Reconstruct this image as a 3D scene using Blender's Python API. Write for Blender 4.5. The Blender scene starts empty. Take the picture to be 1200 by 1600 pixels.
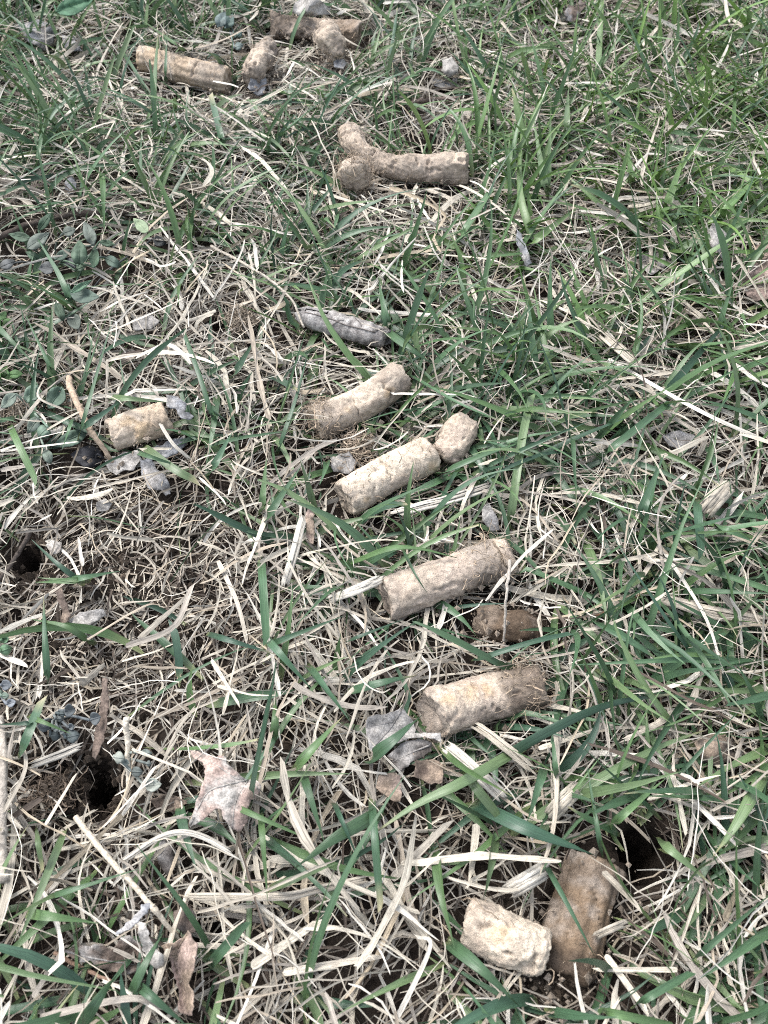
import bpy, math, random
import numpy as np
from mathutils import Vector, Matrix
from mathutils.geometry import delaunay_2d_cdt

# ------------------------------------------------------------------ camera, sky, sun, exposure
scn = bpy.context.scene
COL = scn.collection
F_PX, W_PX, H_PX = 1232.0, 1200.0, 1600.0          # focal length in pixels of the 1200x1600 photograph
PITCH = math.radians(56.7)                          # looking down at the lawn
CAM_Z = 0.283
cd = bpy.data.cameras.new('camera')
cam = bpy.data.objects.new('camera', cd); COL.objects.link(cam)
cd.sensor_fit = 'VERTICAL'; cd.sensor_height = 24.0; cd.lens = F_PX / H_PX * 24.0
cd.clip_start = 0.01; cd.clip_end = 300.0
cd.dof.use_dof = True; cd.dof.focus_distance = 0.325
cd.dof.aperture_fstop = 16.0
cam.location = (0, 0, CAM_Z); cam.rotation_euler = (math.pi / 2 - PITCH, 0, 0)
scn.camera = cam

SUN_DIR = Vector((-0.50, 0.42, 1.0)).normalized()   # towards the bright part of the overcast sky
elev = math.asin(SUN_DIR.z); azim = math.atan2(SUN_DIR.x, SUN_DIR.y)
world = bpy.data.worlds.new('World'); scn.world = world; world.use_nodes = True
wn = world.node_tree.nodes; wl = world.node_tree.links
sky = wn.new('ShaderNodeTexSky'); sky.sky_type = 'NISHITA'; sky.sun_disc = False
sky.sun_elevation = elev; sky.sun_rotation = azim; sky.dust_density = 2.5; sky.air_density = 1.0
hs = wn.new('ShaderNodeHueSaturation'); hs.inputs['Saturation'].default_value = 0.44
wl.new(sky.outputs[0], hs.inputs['Color'])
wl.new(hs.outputs[0], wn['Background'].inputs['Color']); wn['Background'].inputs['Strength'].default_value = 0.15
sd = bpy.data.lights.new('sun', 'SUN'); sd.energy = 1.35; sd.angle = math.radians(28); sd.color = (1, 0.98, 0.955)
sun = bpy.data.objects.new('sun', sd); COL.objects.link(sun); sun.location = (0, 0, 3)
sun.rotation_euler = (-SUN_DIR).to_track_quat('-Z', 'Y').to_euler()
vs = scn.view_settings
vs.view_transform = 'Standard'; vs.look = 'None'; vs.gamma = 1.0; vs.use_curve_mapping = False
vs.exposure = 1.40
scn.render.engine = 'CYCLES'
scn.cycles.max_bounces = 4; scn.cycles.filter_width = 0.95; scn.cycles.diffuse_bounces = 1; scn.cycles.glossy_bounces = 2
scn.cycles.transmission_bounces = 3; scn.cycles.use_denoising = False

# ------------------------------------------------------------------ pixel <-> place
SP, CP = math.sin(PITCH), math.cos(PITCH)
def ray(px, py):
    a = (np.asarray(px, float) - 600) / F_PX; b = -(np.asarray(py, float) - 800) / F_PX
    return a, CP + b * SP, -SP + b * CP
def at(px, py, z):
    dx, dy, dz = ray(px, py); t = (z - CAM_Z) / dz
    return np.stack([dx * t, dy * t, np.broadcast_to(z, np.shape(dx * t)) * 1.0], -1)
def to_px(P):
    x, y, z = P[..., 0], P[..., 1], P[..., 2] - CAM_Z
    d = y * CP - z * SP; u = y * SP + z * CP
    return 600 + F_PX * x / d, 800 - F_PX * u / d
def px_m(py): return 1.97 * (py + 1073.0)            # pixels per metre on the ground at image row py

# ------------------------------------------------------------------ noise
def _h(ix, iy, iz, s):
    n = (ix.astype(np.int64) * 73856093) ^ (iy.astype(np.int64) * 19349663) ^ (iz.astype(np.int64) * 83492791) ^ (s * 2654435761)
    n = (n ^ (n >> 13)) * 1274126177 & 0x7fffffff
    n = (n ^ (n >> 15)) * 668265263 & 0x7fffffff
    return ((n >> 8) & 0xffff) / 65535.0
def vn(x, y, z=None, s=0):
    x = np.asarray(x, float); y = np.asarray(y, float); z = np.zeros_like(x) if z is None else np.asarray(z, float)
    ix, iy, iz = np.floor(x), np.floor(y), np.floor(z); fx, fy, fz = x - ix, y - iy, z - iz
    fx, fy, fz = [f * f * (3 - 2 * f) for f in (fx, fy, fz)]
    r = 0
    for a in (0, 1):
        for b in (0, 1):
            for c in (0, 1):
                r = r + _h(ix + a, iy + b, iz + c, s) * (fx if a else 1 - fx) * (fy if b else 1 - fy) * (fz if c else 1 - fz)
    return r * 2 - 1
def fbm(x, y, z=None, s=0, o=3):
    r, a, k = 0, 1.0, 1.0
    for i in range(o):
        r = r + a * vn(np.asarray(x) * k + i * 17.3, np.asarray(y) * k + i * 7.1, None if z is None else np.asarray(z) * k, s + i); a *= .5; k *= 2.03
    return r
def sstep(a, b, x): t = np.clip((x - a) / (b - a), 0, 1); return t * t * (3 - 2 * t)

# ------------------------------------------------------------------ ground height, holes
HOLES = [(152, 1222, .0068, .034), (1010, 1326, .0085, .035), (662, 228, .006, .03), (42, 872, .0065, .03),
         (348, 532, .012, .010), (700, 408, .011, .012), (628, 98, .014, .012), (1185, 335, .013, .014),
         (100, 1230, .010, .007), (165, 1252, .008, .006), (470, 1120, .009, .010), (905, 1420, .012, .004), (300, 160, .01, .008),
         (1075, 660, .010, .010), (120, 30, .015, .010), (500, 400, .008, .008), (960, 1150, .008, .008), (330, 1480, .008, .008)]
HW = [(at(x, y, 0.0), r, d) for x, y, r, d in HOLES]
def gz(x, y):
    x = np.asarray(x, float); y = np.asarray(y, float)
    z = .0035 * fbm(x * 22, y * 22, s=3) + .0012 * fbm(x * 140, y * 140, s=9, o=2)
    wob = .22 * fbm(x * 260, y * 260, s=21, o=2)
    for (p, r, d) in HW:
        q = np.sqrt((x - p[0]) ** 2 + (y - p[1]) ** 2) / r + wob
        z = z - d * (1 - sstep(.62, 1.12, q))
    return z
def atg(px, py, h=0.0):                              # point on the lawn seen at a pixel, h above the soil
    p = at(px, py, h)
    for _ in range(2): p = at(px, py, np.maximum(gz(p[..., 0], p[..., 1]), -.004) + h)
    return p

# ------------------------------------------------------------------ scene helpers
def link(o, parent=None):
    COL.objects.link(o); o.parent = parent; return o
def tag(o, label=None, cat=None, group=None, kind=None):
    for k, v in (('label', label), ('category', cat), ('group', group), ('kind', kind)):
        if v: o[k] = v
    return o
def empty(name, loc):
    o = bpy.data.objects.new(name, None); o.empty_display_size = .005; o.location = loc; return link(o)
def mesh_np(name, V, Fq, mat, parent=None, col=None, uvw=None, origin=(0, 0, 0), smooth=True):
    V = np.asarray(V, float).reshape(-1, 3) - np.asarray(origin)
    me = bpy.data.meshes.new(name); me.vertices.add(len(V)); me.vertices.foreach_set('co', V.ravel())
    Fq = np.asarray(Fq, np.int32); n, k = Fq.shape
    me.loops.add(n * k); me.loops.foreach_set('vertex_index', Fq.ravel())
    me.polygons.add(n); me.polygons.foreach_set('loop_start', np.arange(n, dtype=np.int32) * k)
    me.polygons.foreach_set('use_smooth', np.full(n, smooth))
    me.update(calc_edges=True)
    if col is not None:
        c = np.asarray(col, float).reshape(-1, 3); c = np.concatenate([np.clip(c, 0, 1), np.ones((len(c), 1))], 1)
        me.attributes.new('col', 'FLOAT_COLOR', 'POINT').data.foreach_set('color', c.ravel())
    if uvw is not None:
        me.attributes.new('uvw', 'FLOAT_VECTOR', 'POINT').data.foreach_set('vector', np.asarray(uvw, float).ravel())
    me.materials.append(mat); me.validate()
    return link(bpy.data.objects.new(name, me), parent)

# ------------------------------------------------------------------ materials
class NT:
    def __init__(s, name):
        s.m = bpy.data.materials.new(name); s.m.use_nodes = True; s.t = s.m.node_tree; s.n = s.t.nodes; s.l = s.t.links
        s.b = s.n['Principled BSDF']; s.out = s.n['Material Output']
    def new(s, t, **k):
        n = s.n.new('ShaderNode' + t)
        for a, v in k.items():
            if a in n.inputs.keys(): n.inputs[a].default_value = v
            else: setattr(n, a, v)
        return n
    def attr(s, name): return s.new('Attribute', attribute_name=name)
    def noise(s, vec, scale, detail=3, rough=.55, dist=0.0):
        n = s.new('TexNoise'); n.inputs['Scale'].default_value = scale; n.inputs['Detail'].default_value = detail
        n.inputs['Roughness'].default_value = rough; n.inputs['Distortion'].default_value = dist
        if vec: s.l.new(vec, n.inputs['Vector'])
        return n.outputs['Fac']
    def ramp(s, f, a, b, c0, c1):
        r = s.new('ValToRGB'); s.l.new(f, r.inputs[0]); e = r.color_ramp.elements
        e[0].position = a; e[1].position = b
        e[0].color = tuple(c0) + (1,) if hasattr(c0, '__len__') else (c0, c0, c0, 1)
        e[1].color = tuple(c1) + (1,) if hasattr(c1, '__len__') else (c1, c1, c1, 1)
        return r.outputs[0]
    def mix(s, kind, fac, a, b):
        m = s.new('Mix', data_type='RGBA', blend_type=kind)
        if isinstance(fac, float): m.inputs[0].default_value = fac
        else: s.l.new(fac, m.inputs[0])
        for i, v in ((6, a), (7, b)):
            if isinstance(v, tuple): m.inputs[i].default_value = v + (1,)
            else: s.l.new(v, m.inputs[i])
        return m.outputs[2]
    def bump(s, h, strength, dist, prev=None):
        b = s.new('Bump'); b.inputs['Strength'].default_value = strength; b.inputs['Distance'].default_value = dist
        s.l.new(h, b.inputs['Height'])
        if prev: s.l.new(prev, b.inputs['Normal'])
        return b.outputs[0]
    def scale(s, v, k):
        m = s.new('VectorMath', operation='MULTIPLY'); s.l.new(v, m.inputs[0]); m.inputs[1].default_value = k; return m.outputs[0]
    def finish(s, color, rough, spec, normal=None, transl=0.0, tcol=None):
        s.l.new(color, s.b.inputs['Base Color']); s.b.inputs['Roughness'].default_value = rough
        s.b.inputs['Specular IOR Level'].default_value = spec
        if normal: s.l.new(normal, s.b.inputs['Normal'])
        if transl:
            t = s.new('BsdfTranslucent'); s.l.new(tcol or color, t.inputs[0])
            if normal: s.l.new(normal, t.inputs['Normal'])
            x = s.new('MixShader'); x.inputs[0].default_value = transl
            s.l.new(s.b.outputs[0], x.inputs[1]); s.l.new(t.outputs[0], x.inputs[2]); s.l.new(x.outputs[0], s.out.inputs[0])
        return s.m
def m_blade(name, freq, lo, rough, spec, transl, spots):
    s = NT(name); c = s.attr('col').outputs['Color']; u = s.attr('uvw').outputs['Vector']
    fib = s.noise(s.scale(u, (freq, .9, 61)), 1.0, 2)
    c1 = s.mix('MULTIPLY', 1.0, c, s.ramp(fib, .3, .7, lo, 1.12))
    blot = s.noise(s.scale(u, (1.2, 4.0, 37)), 1.0, 4, .65)
    c2 = s.mix('MULTIPLY', 1.0, c1, s.ramp(blot, .28, .5, spots, 1.0))
    nb = s.bump(fib, .5, .0002)
    return s.finish(c2, rough, spec, nb, transl)
M_GREEN = m_blade('grass_green', 7.0, .70, .38, .55, .17, .82)
M_STRAW = m_blade('dry_straw', 6.0, .46, .60, .30, .05, .50)
def m_clay():
    s = NT('dried_clay'); c = s.attr('col').outputs['Color']; o = s.new('TexCoord').outputs['Object']
    g = s.noise(o, 2300, 3, .6); k = s.noise(o, 500, 4, .65); w = s.noise(o, 130, 4, .6)
    c1 = s.mix('MULTIPLY', 1.0, c, s.ramp(g, .3, .62, .66, 1.10))
    c2 = s.mix('MULTIPLY', 1.0, c1, s.ramp(k, .32, .55, .70, 1.06))
    c3 = s.mix('MULTIPLY', .7, c2, s.ramp(w, .35, .6, (.80, .76, .72), (1.05, 1.03, 1.0)))
    n = s.bump(k, .7, .0007); n = s.bump(g, .8, .00035, n)
    return s.finish(c3, .95, .12, n)
M_CLAY = m_clay()
def m_leaf():
    s = NT('dead_leaf'); c = s.attr('col').outputs['Color']; o = s.new('TexCoord').outputs['Object']
    v = s.new('TexVoronoi', feature='DISTANCE_TO_EDGE'); s.l.new(o, v.inputs['Vector']); v.inputs['Scale'].default_value = 620
    ret = s.ramp(v.outputs['Distance'], .0, .14, .80, 1.0)
    b = s.noise(o, 260, 5, .7); f = s.noise(o, 1500, 2)
    c1 = s.mix('MULTIPLY', .8, c, ret)
    c2 = s.mix('MULTIPLY', 1.0, c1, s.ramp(b, .36, .60, .48, 1.18))
    c3 = s.mix('MULTIPLY', .8, c2, s.ramp(f, .35, .62, .62, 1.12))
    n = s.bump(ret, .4, .0003); n = s.bump(b, .5, .0008, n)
    return s.finish(c3, .72, .25, n, .12)
M_LEAF = m_leaf()
def m_weed():
    s = NT('weed_leaf'); c = s.attr('col').outputs['Color']; o = s.new('TexCoord').outputs['Object']
    b = s.noise(o, 300, 4, .6); f = s.noise(o, 1500, 2)
    c2 = s.mix('MULTIPLY', 1.0, c, s.ramp(b, .3, .65, .72, 1.15))
    return s.finish(c2, .6, .2, s.bump(f, .35, .0003), .12)
M_WEED = m_weed()
def m_bark():
    s = NT('twig_bark'); c = s.attr('col').outputs['Color']; o = s.new('TexCoord').outputs['Object']
    b = s.noise(o, 700, 5, .7)
    return s.finish(s.mix('MULTIPLY', 1.0, c, s.ramp(b, .3, .65, .5, 1.25)), .85, .2, s.bump(b, .8, .0006))
M_BARK = m_bark()
def m_soil():
    s = NT('lawn_soil'); o = s.new('TexCoord').outputs['Object']
    a = s.noise(o, 90, 6, .65); b = s.noise(o, 900, 4, .6); d = s.noise(o, 9, 3)
    c = s.ramp(a, .3, .72, (.016, .012, .010), (.050, .038, .029))
    c = s.mix('MULTIPLY', 1.0, c, s.ramp(b, .3, .7, .6, 1.3))
    # away from the built grass the sheet carries the lawn's own mixed turf colour
    geo = s.new('NewGeometry'); ln = s.new('VectorMath', operation='LENGTH'); s.l.new(geo.outputs['Position'], ln.inputs[0])
    far = s.new('MapRange'); s.l.new(ln.outputs['Value'], far.inputs[0]); far.inputs[1].default_value = 1.3; far.inputs[2].default_value = 2.4
    turf = s.ramp(s.noise(o, 14, 6, .7), .38, .62, (.05, .085, .032), (.26, .22, .15))
    c = s.mix('MIX', far.outputs[0], c, turf)
    n = s.bump(a, .8, .004); n = s.bump(b, .8, .0008, n)
    return s.finish(c, .95, .15, n)
M_SOIL = m_soil()

# ------------------------------------------------------------------ the ground sheet
def axis(a, b, step, far, growth=1.5):
    c = list(np.arange(a, b + step / 2, step)); s = step; lo, hi = [], []
    x = b
    while x < far: s *= growth; x += s; hi.append(x)
    s = step; x = a
    while x > -far: s *= growth; x -= s; lo.append(x)
    return np.array(lo[::-1] + c + hi)
GX = axis(-.36, .36, .0024, 60.0); GY = axis(-.08, .76, .0024, 60.0)
gx, gy = np.meshgrid(GX, GY); gzz = gz(gx, gy)
ny, nx = gx.shape; idx = np.arange(nx * ny).reshape(ny, nx)
Fg = np.stack([idx[:-1, :-1], idx[:-1, 1:], idx[1:, 1:], idx[1:, :-1]], -1).reshape(-1, 4)
tag(mesh_np('ground', np.stack([gx, gy, gzz], -1), Fg, M_SOIL), 'dark crumbly lawn soil with punched aeration holes under thatch', kind='structure')

# ------------------------------------------------------------------ ribbons: blades and straws
def catmull(P, K):
    P = np.asarray(P, float)
    if len(P) == 2: P = np.stack([P[0], (P[0] + P[1]) / 2, P[1]])
    Q = np.concatenate([[2 * P[0] - P[1]], P, [2 * P[-1] - P[-2]]]); t = np.linspace(0, len(P) - 1 - 1e-6, K)
    i = t.astype(int); f = (t - i)[:, None]; a, b, c, d = Q[i], Q[i + 1], Q[i + 2], Q[i + 3]
    return .5 * (2 * b + (c - a) * f + (2 * a - 5 * b + 4 * c - d) * f ** 2 + (3 * b - a - 3 * c + d) * f ** 3)
def ribbons(P, Wd, roll, fold, C, rnd, jag=1.3):
    """P N,K,3 centre lines; Wd N,K half widths; roll N,K; fold N; C N,K,3 -> verts, faces, colours, uvw"""
    N, K, _ = P.shape
    T = np.gradient(P, axis=1); T /= np.linalg.norm(T, axis=2, keepdims=True) + 1e-12
    up = np.zeros_like(T); up[..., 2] = 1.0; up[..., 1] = -.12
    S = np.cross(T, up); l = np.linalg.norm(S, axis=2, keepdims=True); S = np.where(l > .05, S / (l + 1e-9), np.array([1., 0, 0]))
    Nn = np.cross(S, T)
    S2 = S * np.cos(roll)[..., None] + Nn * np.sin(roll)[..., None]; N2 = np.cross(S2, T)
    w = Wd[..., None]; f = fold[:, None, None] * w
    V = np.stack([P - S2 * w + N2 * f, P - N2 * f * .3, P + S2 * w + N2 * f], 2)
    if jag:
        e = np.random.default_rng(N * 7 + K).uniform(-jag, jag, (2, N, 3, 1)) * Wd.max(1)[None, :, None, None]
        V[:, 0] += T[:, :1] * e[0]; V[:, -1] += T[:, -1:] * e[1]
    base = (np.arange(N)[:, None] * K + np.arange(K - 1)[None]) * 3
    q = [np.stack([base + j, base + j + 1, base + j + 4, base + j + 3], -1) for j in (0, 1)]
    Fq = np.stack(q, 2).reshape(-1, 4)
    Cc = np.repeat(C[:, :, None, :], 3, 2) * np.array([1.0, 1.06, 1.0])[None, None, :, None]
    v = np.broadcast_to(np.linspace(0, 1, K)[None, :, None], (N, K, 3))
    U = np.stack([np.broadcast_to(np.array([-1., 0, 1])[None, None], (N, K, 3)), v * 3, np.broadcast_to(rnd[:, None, None], (N, K, 3))], -1)
    return V.reshape(-1, 3), Fq, Cc.reshape(-1, 3), U.reshape(-1, 3)
class Heap:
    def __init__(s): s.V, s.F, s.C, s.U, s.n = [], [], [], [], 0
    def add(s, V, Fq, C, U): s.V.append(V); s.F.append(Fq + s.n); s.C.append(C); s.U.append(U); s.n += len(V)
    def build(s, name, mat, parent=None, origin=(0, 0, 0)):
        return mesh_np(name, np.concatenate(s.V), np.concatenate(s.F), mat, parent, np.concatenate(s.C), np.concatenate(s.U), origin)
heap_green, heap_straw = Heap(), Heap()
rng = np.random.default_rng(20)

GREENS = np.array([[.054, .112, .060], [.070, .136, .068], [.090, .160, .062], [.040, .088, .054], [.125, .185, .088]])
STRAWS = np.array([[.62, .56, .455], [.52, .465, .38], [.43, .365, .285], [.37, .33, .28], [.68, .635, .55], [.115, .088, .068], [.52, .435, .32]])
def green_cols(N, K, warm, r):
    k = r.choice(5, N, p=[.22, .28, .22, .14, .14]); c = GREENS[k] * (.8 + .45 * r.random((N, 1)))
    c = c * (1 - warm[:, None]) + warm[:, None] * np.array([.125, .220, .050]) * (.75 + .5 * r.random((N, 1)))
    t = np.linspace(0, 1, K)[None, :, None]
    C = np.repeat(c[:, None], K, 1)
    base = np.array([.34, .36, .17]); sh = (.5 * r.random((N, 1, 1)) + .1); m = np.clip(1 - t / (.22 * sh * 2 + .02), 0, 1) * .8
    C = C * (1 - m) + base * m
    dry = (r.random((N, 1, 1)) < .2); m = np.where(dry, sstep(.86, 1.0, t), 0) * .7
    return C * (1 - m) + np.array([.48, .40, .24]) * m
def straw_cols(N, K, r, p):
    k = r.choice(7, N, p=p); c = STRAWS[k] * (.82 + .36 * r.random((N, 1)))
    C = np.repeat(c[:, None], K, 1); t = np.linspace(0, 1, K)[None, :, None]
    g = .25 * (r.random((N, 1, 1)) - .5); return C * (1 + g * (t * 2 - 1))

# --- image-row/column tables of how green the lawn is (estimated from the photograph, 200 px cells)
GREEN = np.array([[.70, .55, .35, .42, .85, 1.0], [.50, .42, .42, .68, .98, 1.05], [.34, .30, .42, .62, .88, .98],
                  [.38, .42, .52, .85, .95, .80], [.20, .05, .45, .66, .80, .78], [.08, .08, .62, .76, .88, .82],
                  [.14, .20, .62, .82, .74, .74], [.50, .36, .40, .62, .58, .76]])
WARM = np.array([[.15, .15, .1, .2, .45, .5], [.1, .15, .1, .35, .55, .55], [.1, .1, .1, .2, .35, .35], [.05, .05, .05, .1, .15, .2],
                 [.05, 0, .05, .1, .15, .2], [.05, .0, .05, .1, .15, .15], [.1, .05, .1, .1, .1, .15], [.1, .1, .1, .1, .1, .15]])
WARM[3:] *= .5; WARM[:3] *= 1.35
def table(T, px, py):
    c = np.clip(px / 200 - .5, 0, 4.999); r = np.clip(py / 200 - .5, 0, 6.999); i, j = r.astype(int), c.astype(int); a, b = r - i, c - j
    return (T[i, j] * (1 - b) + T[i, j + 1] * b) * (1 - a) + (T[i + 1, j] * (1 - b) + T[i + 1, j + 1] * b) * a

# ------------------------------------------------------------------ clay cores (built first: grass keeps out of them)
CAPS = []          # 3-D capsules the grass must not enter: (points, radius)
CLEAR = []         # image capsules that few blades may cross: (x0,y0,x1,y1,radius_px,keep_probability)
CLAY = dict(pale=(.56, .475, .385), tan=(.52, .41, .295), silt=(.33, .28, .235), grey=(.27, .24, .215), brown=(.22, .162, .112), wet=(.135, .100, .072),
            dark=(.080, .062, .049), orange=(.56, .38, .19), cream=(.63, .548, .445), sand=(.45, .378, .315))
def frames(A):
    T = np.gradient(A, axis=0); T /= np.linalg.norm(T, axis=1, keepdims=True)
    up = np.array([0, 0, 1.0]); S = np.cross(T, up); l = np.linalg.norm(S, axis=1, keepdims=True)
    S = np.where(l > .15, S / (l + 1e-9), np.array([1., 0, 0])); B = np.cross(S, T); return T, S, B
def core(label, path, dpx, seed, base='pale', base2='cream', zones=(), cracks=(), grain=.5, lump=.05, prof=None, ragged=(.0012, .0012),
         concave=(.0, .0), hairs=0, hair_zone=(0, 1), grooves=0.0, under=0.0, keep=.10, facets=0, endcut=.16, smear=.6, fcut=(.72, .95), name='soil_core', gap=None, orange=()):
    r = random.Random(seed); nr = np.random.default_rng(seed)
    pts = np.array([atg(x, y, h) for x, y, h in path])
    L = np.linalg.norm(np.diff(pts, axis=0), axis=1).sum(); ym = np.mean([p[1] for p in path])
    cen = pts.mean(0); dep = cen[1] * CP - (cen[2] - CAM_Z) * SP
    R = .965 * dpx / 2 / F_PX * dep
    K = max(24, int(L / .00048)); K = min(K, 140); NA = 72
    A = catmull(pts, K); T, S, B = frames(A)
    t = np.linspace(0, 1, K)[:, None]; a = np.linspace(0, 2 * math.pi, NA, endpoint=False)[None]
    pr = np.interp(t[:, 0], *zip(*prof))[:, None] if prof else 1.0
    ed = np.minimum(t, 1 - t) * L
    rnd = 1 - .10 * np.exp(-ed / .0006)
    ca, sa = np.cos(a) + 0 * t, np.sin(a) + 0 * t
    cx, cy, cz = ca * R, sa * R, t * L + 0 * a
    n1 = fbm(cx * 90, cy * 90, cz * 90, seed, 3); n2 = fbm(cx * 420, cy * 420, cz * 420, seed + 5, 3); n3 = fbm(cx * 1300, cy * 1300, cz * 1300, seed + 9, 2)
    rad = R * pr * rnd * (1 + lump * 1.05 * n1) + grain * (.00020 * n2 + .00030 * n3)
    pit = fbm(cx * 300, cy * 300, cz * 260, seed + 31, 2); rad = rad - .0012 * grain * sstep(.45, .8, pit)
    if grooves: rad = rad + grooves * np.abs(np.sin(a * 5 + .6 * fbm(cz * 60, cz * 0, s=seed))) * np.where(sa > -.2, 1, .3)
    cr = np.zeros_like(rad)
    for (tc, a0, a1, dp, slope) in cracks:         # a crack: place along the core, from angle to angle, depth, how it runs
        wob = tc + slope * (a - (a0 + a1) / 2) + (.0011 / L) * fbm(a * 3.3, a * 0, s=seed + 40, o=3)
        m = np.exp(-((t - wob) * L / .00055) ** 2) * sstep(a0 - .15, a0 + .15, a) * (1 - sstep(a1 - .15, a1 + .15, a))
        cr = np.maximum(cr, m); rad = rad - dp * m
    if under: # crumbled, eaten-out lower flank
        m = sstep(.15, .75, -sa + .35 * n1); rad = rad * (1 - under * m) + m * .0010 * n3
    def edge(sd):
        return .55 * fbm(np.cos(a) * .9 + 0 * t, np.sin(a) * .9 + 0 * t, s=sd, o=1) + .24 * fbm(np.cos(a) * 5 + 0 * t, np.sin(a) * 5 + 0 * t, s=sd + 7, o=3)
    ax = ragged[0] * np.exp(-t * L / .003) * edge(seed + 50) - ragged[1] * np.exp(-(1 - t) * L / .003) * edge(seed + 51)
    V = A[:, None] + T[:, None] * ax[..., None] + S[:, None] * (ca * rad)[..., None] + B[:, None] * (sa * rad)[..., None]
    def colour(tt, nA, nB, nC):
        c = np.array(CLAY[base]) * (1 - sstep(-.3, .5, nA))[..., None] + np.array(CLAY[base2]) * sstep(-.3, .5, nA)[..., None]
        for (t0, t1, cn, k) in zones:
            m = sstep(t0 - .07, t0 + .05, tt + .09 * nB) * (1 - sstep(t1 - .05, t1 + .07, tt + .09 * nB)) * k * np.clip(.95 + .4 * nC, 0, 1)
            c = c * (1 - m[..., None]) + np.array(CLAY[cn]) * m[..., None]
        sm = (sstep(.22, .75, nB * .8 + .45 * nC) * smear)[..., None]; c = c * (1 - sm) + np.array(CLAY['silt']) * .8 * sm
        return c * (1 + .10 * nC[..., None])
    C = colour(t + 0 * a, n1 + .4 * n2, n1, n2)
    for (tc, ac, rr) in orange:
        dd = np.sqrt(((t - tc) * L) ** 2 + (((a - ac + math.pi) % (2 * math.pi) - math.pi) * R) ** 2) / rr + .5 * n2
        m = (1 - sstep(.1, 1.25, dd + .35 * n1))[..., None] * .42; C = C * (1 - m) + np.array(CLAY['orange']) * m
    Vs, Cs = [V.reshape(-1, 3)], [C.reshape(-1, 3)]
    ii = np.arange(K * NA).reshape(K, NA); nx_ = np.roll(ii, -1, 1)
    Fs = [np.stack([ii[:-1], nx_[:-1], nx_[1:], ii[1:]], -1).reshape(-1, 4)]; n = K * NA
    for e, (row, sg, cv) in enumerate(((0, -1, concave[0]), (K - 1, 1, concave[1]))):
        prev = ii[row]; fr = [.9, .74, .56, .38, .2, .03]
        cen = V[row].mean(0)
        for f in fr:
            P = cen + (V[row] - cen) * f
            nn = fbm(P[:, 0] * 330, P[:, 1] * 330, P[:, 2] * 330, seed + 60 + e, 3)
            P = P + T[row] * (sg * (-cv * (1 - f ** 2) + .0013 * nn * min(1, (1 - f) * 3) * .8))[:, None]
            Vs.append(P); Cs.append(colour(np.full(NA, float(e)), nn, nn * .5, nn) * .92)
            cur = np.arange(n, n + NA); n += NA
            q = np.stack([prev, np.roll(prev, -1), np.roll(cur, -1), cur], -1)
            Fs.append(q[:, ::-1] if e == 0 else q); prev = cur
    Fa = np.concatenate(Fs)[:, ::-1]
    VV = np.concatenate(Vs)
    def cut(VV, c, nv, d, tl=None):
        h = (VV - c) @ nv - d; w = .0007 * fbm(VV[:, 0] * 420, VV[:, 1] * 420, VV[:, 2] * 420, seed + 90, 3)
        return VV - (np.maximum(0, h + w) * (1 if tl is None else np.exp(-(((VV - c) @ tl) / (1.5 * R)) ** 4)))[:, None] * nv * .93
    for e, (row, sg) in enumerate(((0, -1), (K - 1, 1))):      # snapped ends: two slanting breaks each
        for q in range(2):
            nv = sg * T[row] + nr.normal(0, endcut, 3) * (1 + q * 1.2); nv /= np.linalg.norm(nv); VV = cut(VV, A[row], nv, R * (.05 if q == 0 else .34))
    for q in range(facets):
        i = nr.integers(0, K); an = nr.uniform(0, 6.283); nv = S[i] * math.cos(an) + B[i] * math.sin(an) + T[i] * nr.normal(0, .5 if L < 4 * R else .10); nv /= np.linalg.norm(nv)
        VV = cut(VV, A[i], nv, R * nr.uniform(*fcut), T[i])
    Vs = [VV]; V = VV[:K * NA].reshape(K, NA, 3)
    p0 = pts.mean(0).copy(); p0[2] -= R
    root = tag(empty(name, p0), label, 'soil core', 'soil cores pulled out of the lawn')
    mesh_np('clay_body', np.concatenate(Vs), Fa, M_CLAY, root, np.concatenate(Cs), None, p0)
    if hairs:
        h = Heap(); N = hairs * 2; tt = nr.uniform(*hair_zone, N); aa = nr.uniform(0, 6.283, N); ki = (tt * (K - 1)).astype(int); ai = (aa / 6.2832 * NA).astype(int) % NA
        P0 = V[ki, ai]; nrm = S[ki] * np.cos(aa)[:, None] + B[ki] * np.sin(aa)[:, None]
        KK = 7; PP = np.zeros((N, KK, 3)); PP[:, 0] = P0 - nrm * .0006; d = nrm * .35 + nr.normal(0, .75, (N, 3)); d /= np.linalg.norm(d, axis=1, keepdims=True)
        st = .0003 + .0019 * nr.random((N, 1)) ** 2
        for k in range(1, KK):
            PP[:, k] = PP[:, k - 1] + d * st; d = d + nr.normal(0, .42, (N, 3)) - nrm * .22; d /= np.linalg.norm(d, axis=1, keepdims=True)
        wd = np.repeat((.00005 + .00022 * nr.random((N, 1)) ** 3), KK, 1)
        h.add(*ribbons(PP, wd, nr.uniform(-1, 1, (N, KK)), np.full(N, .3), np.repeat((np.array([.46, .36, .26]) * nr.uniform(.5, 1.3, (N, 1)))[:, None], KK, 1), nr.random(N)))
        tag(h.build('root_hairs', M_STRAW, root, p0), kind='stuff')
    CAPS.append((A[::4], R * .97 * (1 if not prof else 1.0)))
    qx, qy = to_px(A)
    for i in range(len(path) - 1):
        k0, k1 = int(i / (len(path) - 1) * (K - 1)), int((i + 1) / (len(path) - 1) * (K - 1))
        Am = (A[k0] + A[k1]) / 2; CLEAR.append((qx[k0], qy[k0], qx[k1], qy[k1], dpx / 2 * .95, keep, Am[1] * CP - (Am[2] - CAM_Z) * SP - .2 * R))
    return root, A, R
Z = .0115
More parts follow.
